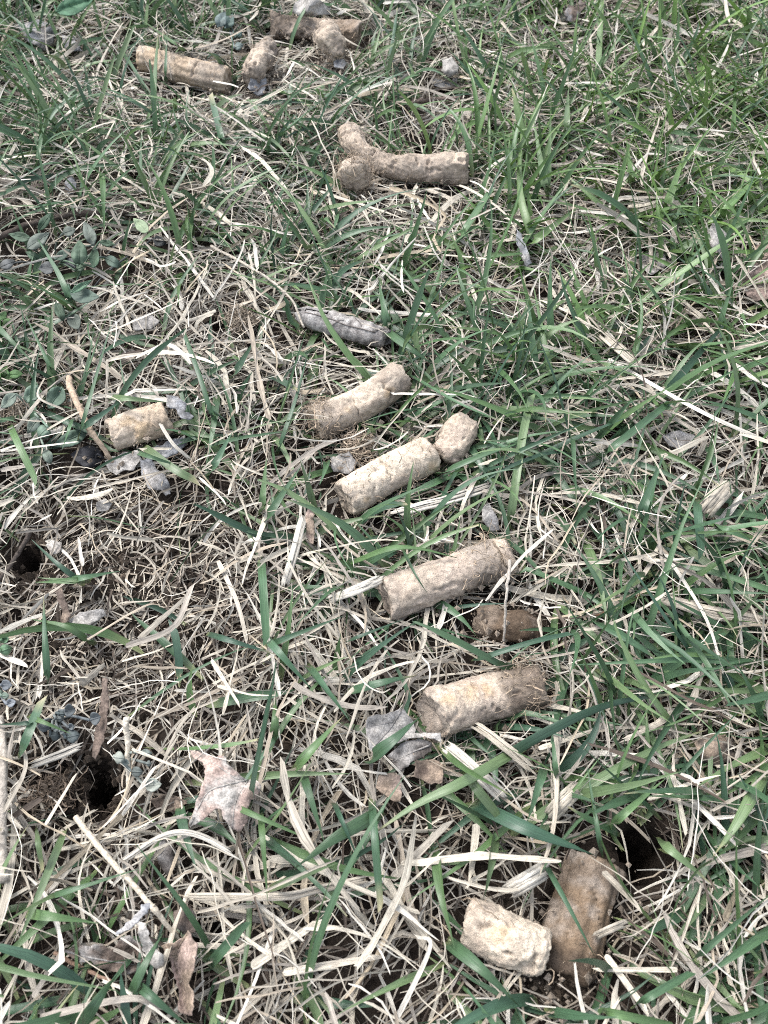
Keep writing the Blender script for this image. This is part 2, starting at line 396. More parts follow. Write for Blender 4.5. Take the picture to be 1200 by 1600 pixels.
core('split khaki core with ragged woody top lying at upper left', [(222, 94, Z), (290, 112, Z), (356, 128, Z)], 40, 1, 'tan', 'pale', zones=[(.3, 1, 'silt', .4)], cracks=[(.68, .4, 3.0, .0012, .03), (.5, 1.2, 1.9, .0015, .3)], grain=.5, hairs=60, grooves=.0008, ragged=(.003, .002), facets=4, fcut=(.82, 1.0))
core('short crumbly core standing on a blue grey leaf near top', [(424, 76, Z + .006), (392, 122, Z)], 42, 2, 'silt', 'pale', zones=[(0, .4, 'grey', .5)], grain=1.8, lump=.25, hairs=120, prof=[(0, .8), (.4, 1.05), (1, .92)], facets=9)
core('dark lumpy core lying crosswise at top edge under grey clod', [(422, 40, Z), (492, 46, Z), (562, 58, Z)], 40, 3, 'silt', 'sand', zones=[(0, .25, 'dark', .7), (.75, 1, 'brown', .7)], grain=2.0, lump=.28, hairs=180, ragged=(.003, .002), facets=16, fcut=(.6, .95))
core('stubby fibrous core jutting forward from the top cluster', [(506, 50, Z + .012), (516, 68, Z + .010), (528, 92, Z + .003)], 44, 4, 'silt', 'pale', grain=2.0, lump=.28, hairs=160, prof=[(0, .95), (.5, 1.05), (1, .75)], facets=9)
core('long arm of the forked core with smooth right end', [(544, 203, Z + .008), (558, 230, Z + .007), (592, 254, Z + .003), (625, 262, Z + .001), (670, 264, Z), (731, 263, Z)], 42, 5, 'sand', 'pale', zones=[(.35, .62, 'silt', .7), (.62, .95, 'sand', .5)], cracks=[(.93, 0, 3.1, .0012, .01), (.14, 0, 3.1, .0016, .02)], grain=1.4, lump=.17, hairs=260, hair_zone=(.0, .7), prof=[(0, .8), (.08, 1.0), (.17, .92), (.25, .8), (.4, .92), (.55, .84), (.7, 1.02), (1, 1.08)], facets=11, fcut=(.76, .97))
core('round hairy core end facing the camera below the fork', [(557, 260, Z + .010), (551, 282, Z + .008)], 56, 6, 'sand', 'pale', grain=1.2, lump=.10, hairs=420, prof=[(0, .8), (.5, 1.02), (1, .86)], concave=(-.001, -.003), facets=6, fcut=(.85, 1.0))
core('bent cream core with frayed root crown on its left end', [(492, 662, Z), (545, 640, Z + .001), (585, 618, Z + .004), (628, 586, Z + .005)], 57, 7, 'cream', 'pale', zones=[(0, .22, 'silt', .75), (.78, 1, 'silt', .85)], cracks=[(.42, .2, 2.0, .0012, .05), (.62, .8, 2.9, .0008, -.06), (.76, .0, 1.5, .0016, .02), (.5, 1.0, 2.2, .0008, .2)], grain=.45, hairs=330, hair_zone=(0, .14), orange=[(.27, 1.0, .003), (.75, .6, .003)], ragged=(.003, .0025), prof=[(0, 1.0), (.4, 1.0), (.7, .93), (1, .98)], facets=3, fcut=(.88, 1.0))
core('smooth cream core with crumbling underside at photo centre', [(536, 783, Z), (605, 742, Z + .001), (676, 708, Z + .001)], 64, 8, 'cream', 'pale', zones=[(0, .05, 'silt', .6)], cracks=[(.48, .7, 2.3, .0016, .02), (.9, 1.2, 2.2, .0011, .06), (.25, .3, 1.0, .0007, .1)], grain=.4, under=.12, hairs=190, hair_zone=(.05, .98), orange=[(.9, .3, .003), (.15, .5, .002)], ragged=(.003, .002), concave=(.0008, 0), facets=3, fcut=(.9, 1.0))
core('pinkish broken nub at upper end of the smooth cream core', [(690, 714, Z), (711, 686, Z + .001), (731, 655, Z + .003)], 59, 9, 'sand', 'pale', grain=.8, lump=.10, cracks=[(.35, 4.5, 6.2, .001, .1)], prof=[(0, .93), (.35, 1.06), (.7, .95), (1, .66)], under=.1, hairs=30, concave=(-.0015, -.001), facets=6, fcut=(.78, 1.0))
core('short orange tan core beside grey leaf scraps at left', [(172, 680, Z), (218, 666, Z + .001), (262, 652, Z + .001)], 56, 10, 'pale', 'cream', zones=[(.55, 1, 'tan', .6)], cracks=[(.78, .4, 2.5, .0007, .12), (.1, .2, 3, .0009, .03)], grain=.55, hairs=50, orange=[(.5, .6, .004), (.3, 1.4, .003)], ragged=(.0022, .0016), concave=(.0015, 0), facets=3, fcut=(.88, 1.0))
core('long sandy grained core with dented right end', [(602, 938, Z), (690, 905, Z + .001), (760, 880, Z + .002), (800, 864, Z + .003)], 70, 11, 'sand', 'pale', zones=[(.52, .86, 'grey', .75), (0, .06, 'grey', .5)], cracks=[(.88, -.5, 2.2, .0022, -.02)], grain=.95, lump=.06, hairs=240, hair_zone=(.4, 1), ragged=(.0022, .003), concave=(.0016, 0), prof=[(0, 1.02), (.5, 1.0), (.8, 1.02), (.88, .95), (1, .9)], facets=4, fcut=(.86, 1.0))
core('wet brown stub of core tucked under grass near centre right', [(745, 965, .004), (790, 977, .005), (842, 990, .003)], 62, 12, 'wet', 'wet', zones=[(0, .35, 'silt', .4), (.8, 1, 'dark', .6)], grain=.8, lump=.10, hairs=90, hair_zone=(0, .5), prof=[(0, .8), (.3, 1.02), (.7, 1.0), (1, .72)], keep=.4, facets=5, fcut=(.8, 1.0))
core('grey ended core with orange crust resting on a torn leaf', [(668, 1116, Z + .001), (750, 1094, Z + .001), (846, 1070, Z + .002)], 78, 13, 'sand', 'pale', zones=[(0, .03, 'grey', .95), (.72, 1, 'dark', .8)], cracks=[(.55, 4.2, 6.2, .0009, .03)], grain=1.0, lump=.06, hairs=220, hair_zone=(.7, 1), orange=[(.12, 1.6, .004), (.35, 1.7, .005), (.55, 1.6, .003)], ragged=(.0022, .003), concave=(.0028, 0), prof=[(0, 1.05), (.2, 1.02), (.7, .98), (1, .86)], facets=4, fcut=(.86, 1.0))
core('stubby gritty pale core lying at bottom right', [(732, 1440, Z), (795, 1466, Z + .002), (852, 1488, Z + .001)], 80, 14, 'cream', 'pale', zones=[(0, .28, 'silt', .6)], grain=1.7, lump=.05, hairs=40, orange=[(.4, 1.5, .003)], prof=[(0, .93), (.4, 1.04), (.85, 1.0), (1, .88)], ragged=(.002, .002), concave=(-.0008, -.0006), facets=4, fcut=(.86, 1.0))
core('moist brown grooved core slanting beside a dark hole', [(932, 1346, .003), (905, 1430, .004), (876, 1530, .001)], 92, 15, 'brown', 'silt', zones=[(.78, 1, 'dark', .9), (.0, .3, 'grey', .4)], cracks=[(.4, 1.5, 2.2, .001, .4)], grain=.5, lump=.04, hairs=70, hair_zone=(.7, 1), grooves=.0010, ragged=(.0015, .002), keep=.28, facets=2, fcut=(.88, 1.0))

CLEAR += [(150, 1195, 162, 1240, 24, .12), (40, 860, 40, 885, 22, .3), (1005, 1318, 1015, 1330, 28, .4), (645, 224, 680, 226, 12, .3), (40, 385, 150, 400, 42, .4), (100, 1235, 110, 1240, 30, .3)]
CLEAR = [c if len(c) == 7 else c + (9.0,) for c in CLEAR]
# ------------------------------------------------------------------ dead leaves
LEAFC = dict(pink=(.47, .355, .305), grey=(.40, .38, .36), blue=(.335, .34, .355), brown=(.215, .165, .135), dark=(.12, .105, .095), tan=(.38, .295, .225), ash=(.50, .47, .43))
def leafmesh(name, poly, z0, slope, curl, c0, c1, seed, mat, parent, origin, jag=2.0, step=4.0, warp=.002, thick=.0003, ribs=(), ribdepth=.0006, rough=1.0, veins=True):
    poly = np.array(poly, float); n = len(poly); B = []
    for i in range(n):
        a, b = poly[i], poly[(i + 1) % n]; m = max(1, int(np.linalg.norm(b - a) / step))
        for k in range(m): B.append(a + (b - a) * k / m)
    B = np.array(B); c = poly.mean(0); s = px_m(c[1])
    B = B + jag * np.stack([fbm(B[:, 0] / 7, B[:, 1] / 7, s=seed, o=2), fbm(B[:, 0] / 7, B[:, 1] / 7, s=seed + 3, o=2)], -1)
    lo, hi = B.min(0), B.max(0); gx_, gy_ = np.meshgrid(np.arange(lo[0] + step / 2, hi[0], step), np.arange(lo[1] + step / 2, hi[1], step))
    G = np.stack([gx_.ravel(), gy_.ravel()], -1); r = np.random.default_rng(seed); G = G + r.uniform(-.25, .25, G.shape) * step
    x, y = G[:, 0], G[:, 1]; ins = np.zeros(len(G), bool); j = len(B) - 1
    for i in range(len(B)):
        cnd = (B[i, 1] > y) != (B[j, 1] > y)
        xi = (B[j, 0] - B[i, 0]) * (y - B[i, 1]) / (B[j, 1] - B[i, 1] + 1e-12) + B[i, 0]; ins ^= cnd & (x < xi); j = i
    P = np.concatenate([B, G[ins]])
    out = delaunay_2d_cdt([Vector(p) for p in P], [], [list(range(len(B)))], 1, 1e-4)
    Q = np.array([tuple(v) for v in out[0]]); Ft = [list(f) for f in out[2] if len(f) == 3]
    def zf(Q):
        d = (Q - c) / s * np.array([1, -1]); w = (hi - lo).max() / 2 / s
        z = z0 + d @ np.array(slope) + curl * ((d ** 2).sum(1) / w ** 2)
        z = z + warp * fbm(d[:, 0] * 70, d[:, 1] * 70, s=seed + 7, o=3) * rough + .0011 * rough * (.5 - np.abs(fbm(d[:, 0] * 190, d[:, 1] * 190, s=seed + 8, o=2)))
        for rb in ribs:
            rb = np.array(rb, float); best = np.full(len(Q), 1e9)
            for i in range(len(rb) - 1):
                e = rb[i + 1] - rb[i]; tt = np.clip(((Q - rb[i]) @ e) / (e @ e), 0, 1); best = np.minimum(best, np.linalg.norm(Q - rb[i] - tt[:, None] * e, axis=1))
            z = z - ribdepth * np.exp(-(best / s / .0014) ** 2)
        return z
    V0 = at(Q[:, 0], Q[:, 1], 0.0); g = gz(V0[:, 0].mean(), V0[:, 1].mean()); g = max(float(g), -.004)
    V = at(Q[:, 0], Q[:, 1], zf(Q) + g)
    nn = fbm(V[:, 0] * 160, V[:, 1] * 160, s=seed + 11, o=4); m = sstep(-.45, .45, nn)[:, None]
    C = np.array(c0) * (1 - m) + np.array(c1) * m
    Ft = np.array(Ft); a, b, d = V[Ft[:, 0]], V[Ft[:, 1]], V[Ft[:, 2]]
    fl = np.cross(b - a, d - a)[:, 2].sum() < 0
    if fl: Ft = Ft[:, ::-1]
    o = mesh_np(name, V, Ft, mat, parent, C, None, origin)
    sm = o.modifiers.new('thickness', 'SOLIDIFY'); sm.thickness = thick; sm.offset = 0
    if veins:
        for k, rb in enumerate(ribs):
            A = catmull(np.array(rb, float), 14); zz = zf(A) + g + .0002; T3 = at(A[:, 0], A[:, 1], zz)
            tube('midrib' if k == 0 else 'vein', T3, np.linspace(.00042, .00018, 14) * (1 if k == 0 else .65), np.array(c1) * .85, M_LEAF if mat is M_LEAF else mat, o, origin, 6)
    return o, c, V
def tube(name, A, rad, c, mat, parent=None, origin=(0, 0, 0), NA=8, noise=0.0, seed=0):
    A = np.asarray(A); K = len(A); T, S, B = frames(A); a = np.linspace(0, 2 * math.pi, NA, endpoint=False)
    rr = np.broadcast_to(np.asarray(rad, float), (K,))[:, None] * (1 + noise * fbm(np.cos(a)[None] * 1.5 + np.arange(K)[:, None] * .7, np.sin(a)[None] * 1.5 + 0 * np.arange(K)[:, None], s=seed))
    V = A[:, None] + S[:, None] * (np.cos(a)[None] * rr)[..., None] + B[:, None] * (np.sin(a)[None] * rr)[..., None]
    V = np.concatenate([V.reshape(-1, 3), A[:1], A[-1:]]); ii = np.arange(K * NA).reshape(K, NA); nx_ = np.roll(ii, -1, 1)
    Fq = np.stack([ii[:-1], ii[1:], nx_[1:], nx_[:-1]], -1).reshape(-1, 4)
    c0 = np.stack([ii[0], nx_[0], np.full(NA, K * NA), np.full(NA, K * NA)], -1)
    Fq = [list(f) for f in Fq] + [[int(f[0]), int(f[1]), K * NA] for f in c0] + [[int(x), int(K * NA + 1), int(y)] for x, y in zip(ii[-1], nx_[-1])]
    V = V - np.asarray(origin); me = bpy.data.meshes.new(name); me.from_pydata([tuple(v) for v in V], [], Fq)
    for p in me.polygons: p.use_smooth = True
    cc = np.tile(np.append(np.asarray(c, float), 1.0), (len(V), 1)); me.attributes.new('col', 'FLOAT_COLOR', 'POINT').data.foreach_set('color', cc.ravel())
    me.materials.append(mat); return link(bpy.data.objects.new(name, me), parent)
def poly_clear(poly, keep, shrink=.75, z=.010):
    p = np.array(poly, float); c = p.mean(0); d = p - c; ev, U = np.linalg.eigh(d.T @ d); ax = U[:, 1]
    t = d @ ax; w = np.abs(d @ U[:, 0]).mean() * 1.2; a = c + ax * t.min() * shrink; b = c + ax * t.max() * shrink
    q = atg(c[0], c[1], z); CLEAR.append((a[0], a[1], b[0], b[1], w, keep, q[1] * CP - (q[2] - CAM_Z) * SP))
def leaf(label, poly, z0, slope=(0, 0), curl=.0, c0='grey', c1='ash', seed=1, ribs=(), keep=.15, name='dead_leaf', group=None, **k):
    p = np.array(poly, float).mean(0); base = atg(p[0], p[1], 0.0)
    root = tag(empty(name, base), label, 'leaf', group)
    leafmesh('leaf_blade', poly, z0, slope, curl, LEAFC[c0], LEAFC[c1], seed, M_LEAF, root, base, ribs=ribs, **k)
    poly_clear(poly, keep, z=z0); return root
S6 = lambda L: [(260 + x * .15, 1150 + y * .15) for x, y in L]
leaf('pinkish tan lobed leaf lying flat right of the soil hole', S6([(255, 150), (380, 165), (470, 215), (600, 215), (650, 300), (760, 400), (840, 455), (950, 462), (985, 540), (960, 600), (880, 660), (850, 760), (850, 900), (770, 1000), (690, 960), (640, 900), (590, 870), (575, 770), (510, 760), (420, 830), (330, 900), (250, 960), (235, 920), (290, 750), (340, 620), (390, 480), (415, 350), (380, 270), (300, 250)]),
     .022, (.12, .10), -.004, 'pink', 'ash', 11, ribs=[S6([(850, 460), (620, 510), (420, 600), (250, 930)]), S6([(850, 460), (740, 640), (700, 800), (690, 950)]), S6([(850, 460), (700, 430), (520, 300), (280, 170)]), S6([(850, 460), (930, 520), (970, 580)])], warp=.0022, keep=.0, step=3.5, ribdepth=.0009)
S5 = lambda L: [(90 + x * .2, 1380 + y * .2) for x, y in L]
leaf('crumpled grey brown leaf with torn edge at bottom left', S5([(30, 520), (120, 500), (230, 490), (350, 480), (430, 520), (500, 420), (560, 400), (640, 470), (680, 560), (680, 640), (600, 700), (520, 720), (440, 690), (320, 660), (250, 610), (160, 610), (80, 560)]), .014, (.0, .35), .0, 'brown', 'grey', 12, ribs=[S5([(60, 530), (300, 590), (620, 640)])], warp=.005)
leaf('small rolled silver leaf scrap leaning on crumpled leaf', S5([(620, 290), (690, 310), (745, 490), (830, 570), (835, 650), (770, 670), (690, 570), (640, 430)]), .022, (.2, .3), -.004, 'ash', 'ash', 13, warp=.004)
leaf('thin blue grey leaf strip with dark tip at bottom left', S5([(655, 160), (725, 150), (720, 200), (640, 290), (560, 360), (460, 410), (455, 390), (560, 300), (640, 220)]), .024, (.1, .2), .0, 'blue', 'grey', 14, warp=.003)
leaf('tall narrow pinkish brown leaf folded upright at bottom', S5([(1020, 370), (1045, 400), (1050, 440), (1090, 470), (1075, 580), (1060, 700), (1020, 790), (1065, 850), (1065, 960), (1050, 1040), (960, 1010), (940, 950), (955, 860), (930, 760), (890, 640), (850, 550), (810, 490), (860, 470), (920, 465), (980, 420)]), .018, (.5, .25), .0, 'pink', 'tan', 15, ribs=[S5([(1010, 400), (930, 520), (920, 640), (970, 800), (1000, 1020)])], warp=.003, keep=.06, ribdepth=.003)
S7 = lambda L: [(560 + x / 3.75, 1020 + y / 3.75) for x, y in L]
leaf('pale grey torn leaf half under the grey ended core', S7([(60, 370), (180, 350), (260, 325), (330, 400), (330, 470), (480, 470), (485, 525), (430, 500), (370, 495), (300, 505), (200, 540), (110, 560), (70, 580), (50, 500), (45, 440)]), .012, (-.1, .15), .002, 'ash', 'grey', 16, ribs=[S7([(250, 340), (180, 450), (80, 560)]), S7([(210, 400), (130, 420), (60, 430)])], keep=.05)
leaf('dark grey leaf piece below the grey ended core', S7([(170, 600), (260, 520), (360, 500), (440, 530), (430, 580), (380, 610), (300, 650), (240, 700), (210, 670)]), .009, (.0, .2), .001, 'dark', 'grey', 17, ribs=[S7([(420, 540), (300, 590), (200, 640)])])
leaf('brown curled leaf behind straw below the grey ended core', S7([(330, 640), (430, 620), (500, 660), (490, 770), (420, 770), (330, 720)]), .008, (.2, -.1), .003, 'brown', 'tan', 18)
leaf('small tan leaf flake beneath the dark grey leaf', S7([(120, 720), (180, 700), (245, 715), (255, 800), (250, 875), (200, 865), (100, 790)]), .011, (.1, .1), .001, 'tan', 'pink', 19, keep=.08)
S3 = lambda L: [(120 + x / 5.4545, 600 + y / 5.4545) for x, y in L]
leaf('crinkled grey leaf scrap under the short tan core', S3([(240, 650), (400, 590), (520, 570), (560, 640), (480, 730), (400, 740), (330, 770), (270, 740)]), .008, (.0, .2), .0, 'grey', 'ash', 20, warp=.004)
leaf('grey leaf half right of the short tan core', S3([(660, 540), (800, 480), (920, 440), (940, 510), (860, 590), (760, 630), (680, 600)]), .008, (-.2, .0), .0, 'grey', 'blue', 21, warp=.003)
leaf('ragged dark grey leaf tail hanging below the short tan core', S3([(540, 650), (640, 640), (680, 720), (770, 800), (810, 940), (760, 950), (690, 900), (620, 900), (560, 790)]), .007, (.1, .2), .0, 'grey', 'blue', 22, warp=.005, keep=.25)
leaf('blue grey crusty leaf fragment above the short tan core', S3([(770, 90), (860, 110), (930, 170), (920, 240), (1000, 270), (980, 310), (890, 290), (830, 220), (760, 180)]), .017, (-.1, .3), .0, 'blue', 'ash', 23, warp=.004)
S8 = lambda L: [(1000 + x / 6, 320 + y / 6) for x, y in L]
leaf('silver curled leaf tip standing in grass at right', S8([(670, 160), (740, 200), (820, 270), (825, 400), (815, 560), (770, 500), (720, 420), (660, 400), (650, 260)]), .022, (.0, .7), -.003, 'ash', 'grey', 24, ribs=[S8([(680, 180), (740, 320), (810, 520)])], warp=.002, keep=.1)
leaf('brown dried leaf cut by the right edge', [(1160, 455), (1168, 420), (1180, 385), (1196, 372), (1230, 380), (1240, 440), (1210, 465), (1180, 470)], .014, (.2, .2), .0, 'brown', 'pink', 25, ribs=[[(1230, 390), (1190, 425), (1165, 455)], [(1215, 400), (1185, 398)]], warp=.004, keep=.1)
leaf('pale shredded leaf patch in grass right of centre top', [(1000, 398), (1020, 388), (1040, 395), (1042, 415), (1020, 430), (1000, 420)], .010, (.0, .3), .0, 'ash', 'grey', 26, warp=.005, keep=.3)
leaf('narrow bluish leaf sliver standing upper right of centre', [(806, 358), (815, 365), (822, 385), (830, 410), (822, 418), (812, 395), (805, 375)], .018, (.3, .5), .0, 'blue', 'ash', 27, keep=.1)
leaf('white grey curled leaf in the dark gap at top', [(692, 95), (705, 88), (718, 105), (716, 118), (700, 120), (690, 110)], .014, (.0, .4), -.002, 'ash', 'ash', 28, keep=.05)
leaf('dull grey leaf lying in the dark gap at top', [(680, 120), (715, 122), (712, 136), (690, 138), (676, 130)], .006, (.0, .1), .0, 'grey', 'blue', 29, keep=.1)
S1 = lambda L: [(x / 6, y / 6) for x, y in L]
leaf('blue grey domed leaf among grass at top left corner', S1([(150, 245), (250, 200), (360, 180), (470, 230), (520, 300), (500, 400), (420, 480), (330, 430), (240, 380), (190, 300)]), .020, (.0, .4), -.008, 'blue', 'grey', 30, ribs=[S1([(200, 290), (380, 250), (470, 400)])], warp=.003, keep=.25)
leaf('flat grey leaf to the right of the blue domed leaf', S1([(590, 330), (680, 320), (780, 480), (700, 480), (600, 470)]), .014, (.1, .3), .0, 'grey', 'blue', 31, keep=.3)
leaf('purple grey leaf under the short crumbly core near top', [(392, 118), (408, 112), (418, 125), (412, 148), (400, 150), (388, 138)], .012, (.0, .4), .0, 'blue', 'blue', 32, keep=.05)
leaf('blue grey flake at the foot of the stubby top core', [(520, 92), (530, 86), (541, 98), (536, 108), (522, 106)], .013, (.0, .4), .0, 'blue', 'ash', 33, keep=.05)
leaf('chalky grey crumpled leaf clod at the very top', [(455, 18), (462, 4), (480, -6), (500, 0), (518, 12), (515, 22), (490, 24), (470, 26)], .026, (.0, .5), -.006, 'ash', 'grey', 34, warp=.006, keep=.05)
leaf('pale grey leaf standing in grass right of centre', [(752, 795), (762, 785), (775, 805), (782, 830), (768, 832), (755, 815)], .016, (.2, .4), .0, 'ash', 'grey', 35, keep=.05)
leaf('narrow upright tan leaf left of the smooth cream core', [(478, 800), (486, 786), (492, 800), (490, 850), (483, 848), (476, 820)], .016, (.2, .3), .0, 'pink', 'tan', 36, keep=.1)
leaf('grey leaf scrap under the frayed root mat', [(515, 715), (545, 705), (560, 725), (545, 740), (520, 738)], .008, (.0, .2), .0, 'grey', 'ash', 37, keep=.15)
leaf('grey fibrous bark chip on bare soil at left', [(105, 970), (125, 958), (160, 952), (168, 962), (140, 978), (112, 985)], .009, (.0, .1), .0, 'ash', 'grey', 38, keep=.05, name='bark_chip', thick=.001)
leaf('twisted brown leaf stalk standing above the bark chip', [(88, 925), (96, 920), (101, 935), (105, 950), (110, 960), (104, 978), (94, 975), (97, 955), (90, 940)], .013, (.2, .4), .0, 'brown', 'tan', 39, keep=.05)
leaf('small pale square leaf flake near the left hole', [(72, 852), (80, 845), (98, 848), (92, 864), (78, 867)], .010, (.0, .1), .0, 'tan', 'ash', 40, keep=.05)
leaf('curled dark brown leaf strip above the soil hole', [(160, 1060), (168, 1062), (170, 1100), (166, 1140), (160, 1160), (150, 1185), (144, 1182), (148, 1150), (156, 1110)], .012, (.3, .2), .0, 'brown', 'brown', 41, keep=.05)
leaf('brown shrivelled leaf left of the pinkish lobed leaf', [(236, 1250), (256, 1240), (280, 1245), (292, 1255), (275, 1268), (250, 1265)], .010, (.0, .2), .0, 'brown', 'tan', 42, warp=.005, keep=.1)
leaf('grey brown curled leaf under straw at lower left', [(243, 1330), (256, 1310), (270, 1325), (275, 1355), (262, 1368), (248, 1350)], .008, (.1, .2), .0, 'dark', 'grey', 43, keep=.2)
leaf('dark grey curled leaf above the narrow pinkish leaf', [(272, 1425), (295, 1415), (308, 1430), (305, 1455), (285, 1460), (272, 1448)], .009, (.1, .2), .0, 'dark', 'brown', 44, warp=.006, keep=.45)
leaf('weathered tan leaf buried in straw at lower right edge', [(1085, 1160), (1110, 1145), (1140, 1150), (1150, 1180), (1125, 1200), (1095, 1190)], .009, (.0, .2), .0, 'dark', 'tan', 45, warp=.006, keep=.6)
leaf('dull blue grey leaf under blades right of photo centre', [(1035, 680), (1060, 672), (1085, 680), (1090, 698), (1065, 705), (1045, 695)], .008, (.0, .2), .0, 'grey', 'blue', 46, keep=.7)
leaf('purplish brown leaf in grass at top right', [(882, 18), (890, 8), (900, 12), (906, 0), (915, 5), (905, 25), (895, 36), (884, 32)], .016, (.1, .4), .0, 'brown', 'blue', 47, keep=.1)
leaf('bluish shiny leaf tip in straw at upper left', [(100, 285), (110, 276), (120, 284), (118, 300), (106, 303)], .012, (.0, .4), .0, 'blue', 'blue', 48, keep=.1)
leaf('small white leaf crumb below the grey leaf tail', [(150, 785), (165, 780), (175, 788), (170, 800), (152, 798)], .010, (.0, .2), .0, 'ash', 'ash', 49, keep=.1)
leaf('tan grey leaf flake in straw near left centre', [(205, 500), (235, 488), (250, 500), (235, 515), (210, 515)], .007, (.0, .2), .0, 'grey', 'ash', 50, keep=.3)

# rolled grey leaf (a scroll)
def rolled_leaf():
    pts = np.array([atg(x, y, h) for x, y, h in [(464, 490, .014), (530, 508, .013), (606, 528, .012)]]); K, NA = 60, 44
    A = catmull(pts, K); T, S, B = frames(A); R = 35 / 2 / F_PX * .42; t = np.linspace(0, 1, K)[:, None]; a = np.linspace(-.5, 2 * math.pi * 1.22 - .5, NA)[None]
    u = (a + .5) / (2 * math.pi * 1.22)
    pr = np.interp(t[:, 0], [0, .1, .35, .8, 1], [.45, .8, 1.0, 1.0, .72])[:, None]
    n1 = fbm(np.cos(a) * 1.3 + 0 * t, t * 9 + 0 * a, s=4); n2 = fbm(u * 9 + 0 * t, t * 22 + 0 * a, s=8)
    rad = R * pr * (1.04 - .22 * u) * (1 + .10 * n1 + .05 * n2)
    ax = .003 * n1 * (np.exp(-t * 14) + np.exp(-(1 - t) * 14))
    V = A[:, None] + T[:, None] * ax[..., None] + S[:, None] * (np.cos(a) * rad)[..., None] + B[:, None] * (np.sin(a) * rad)[..., None]
    ii = np.arange(K * NA).reshape(K, NA); Fq = np.stack([ii[:-1, :-1], ii[1:, :-1], ii[1:, 1:], ii[:-1, 1:]], -1).reshape(-1, 4)
    # torn slit near the left end
    cx = Fq[:, 0] // NA / K; ca = a[0][Fq[:, 0] % NA]; hole = (np.abs(cx - .22) < .13) & (np.abs(ca - 1.45 - .5 * (cx - .2)) < .12)
    Fq = Fq[~hole]
    m = sstep(-.4, .5, n2)[..., None]; C = np.array([.38, .35, .33]) * (1 - m) + np.array([.52, .49, .46]) * m
    p0 = pts.mean(0) - np.array([0, 0, R]); root = tag(empty('rolled_leaf', p0), 'grey dead leaf rolled into a scroll above the bent core', 'leaf')
    o = mesh_np('leaf_blade', V, Fq, M_LEAF, root, C, None, p0); sm = o.modifiers.new('thickness', 'SOLIDIFY'); sm.thickness = .0004
    for k, a0 in enumerate((1.25, .6, 2.0, 1.0)):
        ts = np.linspace(.12, .95, 16) if k == 0 else np.linspace(.25 + .2 * k, .38 + .2 * k, 8)
        rows = (ts * (K - 1)).astype(int); aa = np.linspace(a0, a0 - .3 if k == 0 else a0 + (.9 if k % 2 else -.9), len(ts)); cols = np.clip(((aa + .5) / (2 * math.pi * 1.22) * (NA - 1)).astype(int), 0, NA - 1)
        P = V[rows, cols]; P = catmull(P[::2], 14); P[:, 2] += .0003
        tube('midrib' if k == 0 else 'vein', P, .00028 if k == 0 else .00016, (.24, .21, .19), M_LEAF, o, p0, 6)
    CAPS.append((A[::4], R)); CLEAR.append((464, 490, 606, 528, 17, .08, pts[1][1] * CP - (pts[1][2] - CAM_Z) * SP))
rolled_leaf()

# ------------------------------------------------------------------ broad-leaved weeds
def oval(b, t, w, k=14, wav=.0):
    b, t = np.array(b, float), np.array(t, float); d = t - b; n = np.array([-d[1], d[0]]) / np.linalg.norm(d); s = np.linspace(0, 1, k)
    pr = np.sin(np.pi * np.clip(s, 0, 1) ** .85) ** .8 * (1 - .15 * s); up = b + d * s[:, None] + n * (pr * w / 2)[:, None]; dn = b + d * s[:, None] - n * (pr * w / 2)[:, None]
    return [tuple(p) for p in up] + [tuple(p) for p in dn[1:-1][::-1]]
def weed(label, crown, leaves, seed, cols, z=.014, name='broadleaf_weed', cat='weed', keep=.05):
    base = atg(crown[0], crown[1], 0.0); root = tag(empty(name, base), label, cat); r = random.Random(seed)
    for i, (b, t, w, h) in enumerate(leaves):
        h = h + (.006 if h > .008 else 0); w = w * 1.14
        P = oval(b, t, w); c = np.array(cols[i % len(cols)]); d = np.array(t, float) - np.array(b, float); d /= np.linalg.norm(d)
        o, c_, V = leafmesh('leaf', P, h, (r.uniform(-.25, .25), r.uniform(-.1, .45)), r.uniform(-.003, .001), c * .85, c * 1.15, seed * 20 + i, M_WEED, root, base, jag=.6, step=3.0, warp=.0012, thick=.0003, ribs=[(b, ((b[0] + t[0]) / 2, (b[1] + t[1]) / 2), t)], ribdepth=.0011)
        bb = atg(b[0], b[1], h * .9); mid = (bb + base) / 2 + np.array([0, 0, .004])
        tube('stem', catmull([base + np.array([0, 0, -.001]), mid, bb], 8), .0005, c * 1.3, M_WEED, root, base, 6)
        poly_clear(P, keep, z=h)
GRN = [(.085, .125, .085), (.12, .14, .118), (.065, .105, .068), (.105, .11, .108), (.085, .12, .095)]
Wd = lambda L: [(((a * .25), 300 + b * .25), ((c * .25), 300 + d * .25), w * .25, h) for a, b, c, d, w, h in L]
weed('grey green broad leaved weed rosette at left', (85, 420), Wd([(190, 290, 55, 265, 55, .014), (170, 350, 310, 255, 80, .017), (250, 420, 160, 375, 48, .012), (340, 470, 240, 480, 75, .012), (350, 420, 440, 360, 55, .013), (490, 460, 500, 300, 95, .020), (590, 330, 525, 185, 70, .022), (590, 470, 590, 340, 60, .016), (470, 470, 405, 410, 55, .012), (660, 410, 760, 470, 60, .013), (470, 490, 545, 455, 40, .012), (390, 260, 475, 230, 60, .013), (240, 240, 320, 130, 55, .018), (0, 470, 95, 430, 60, .013)]), 61, GRN)
weed('dark leaf pair with pointed tip beside green blade at left', (112, 452), Wd([(440, 640, 620, 655, 90, .018), (440, 630, 575, 550, 38, .020)]), 62, [(.11, .15, .12), (.10, .17, .11)])
weed('single pale oval weed leaf above the left thatch', (218, 362), Wd([(925, 250, 835, 165, 66, .020)]), 63, [(.24, .30, .19)])
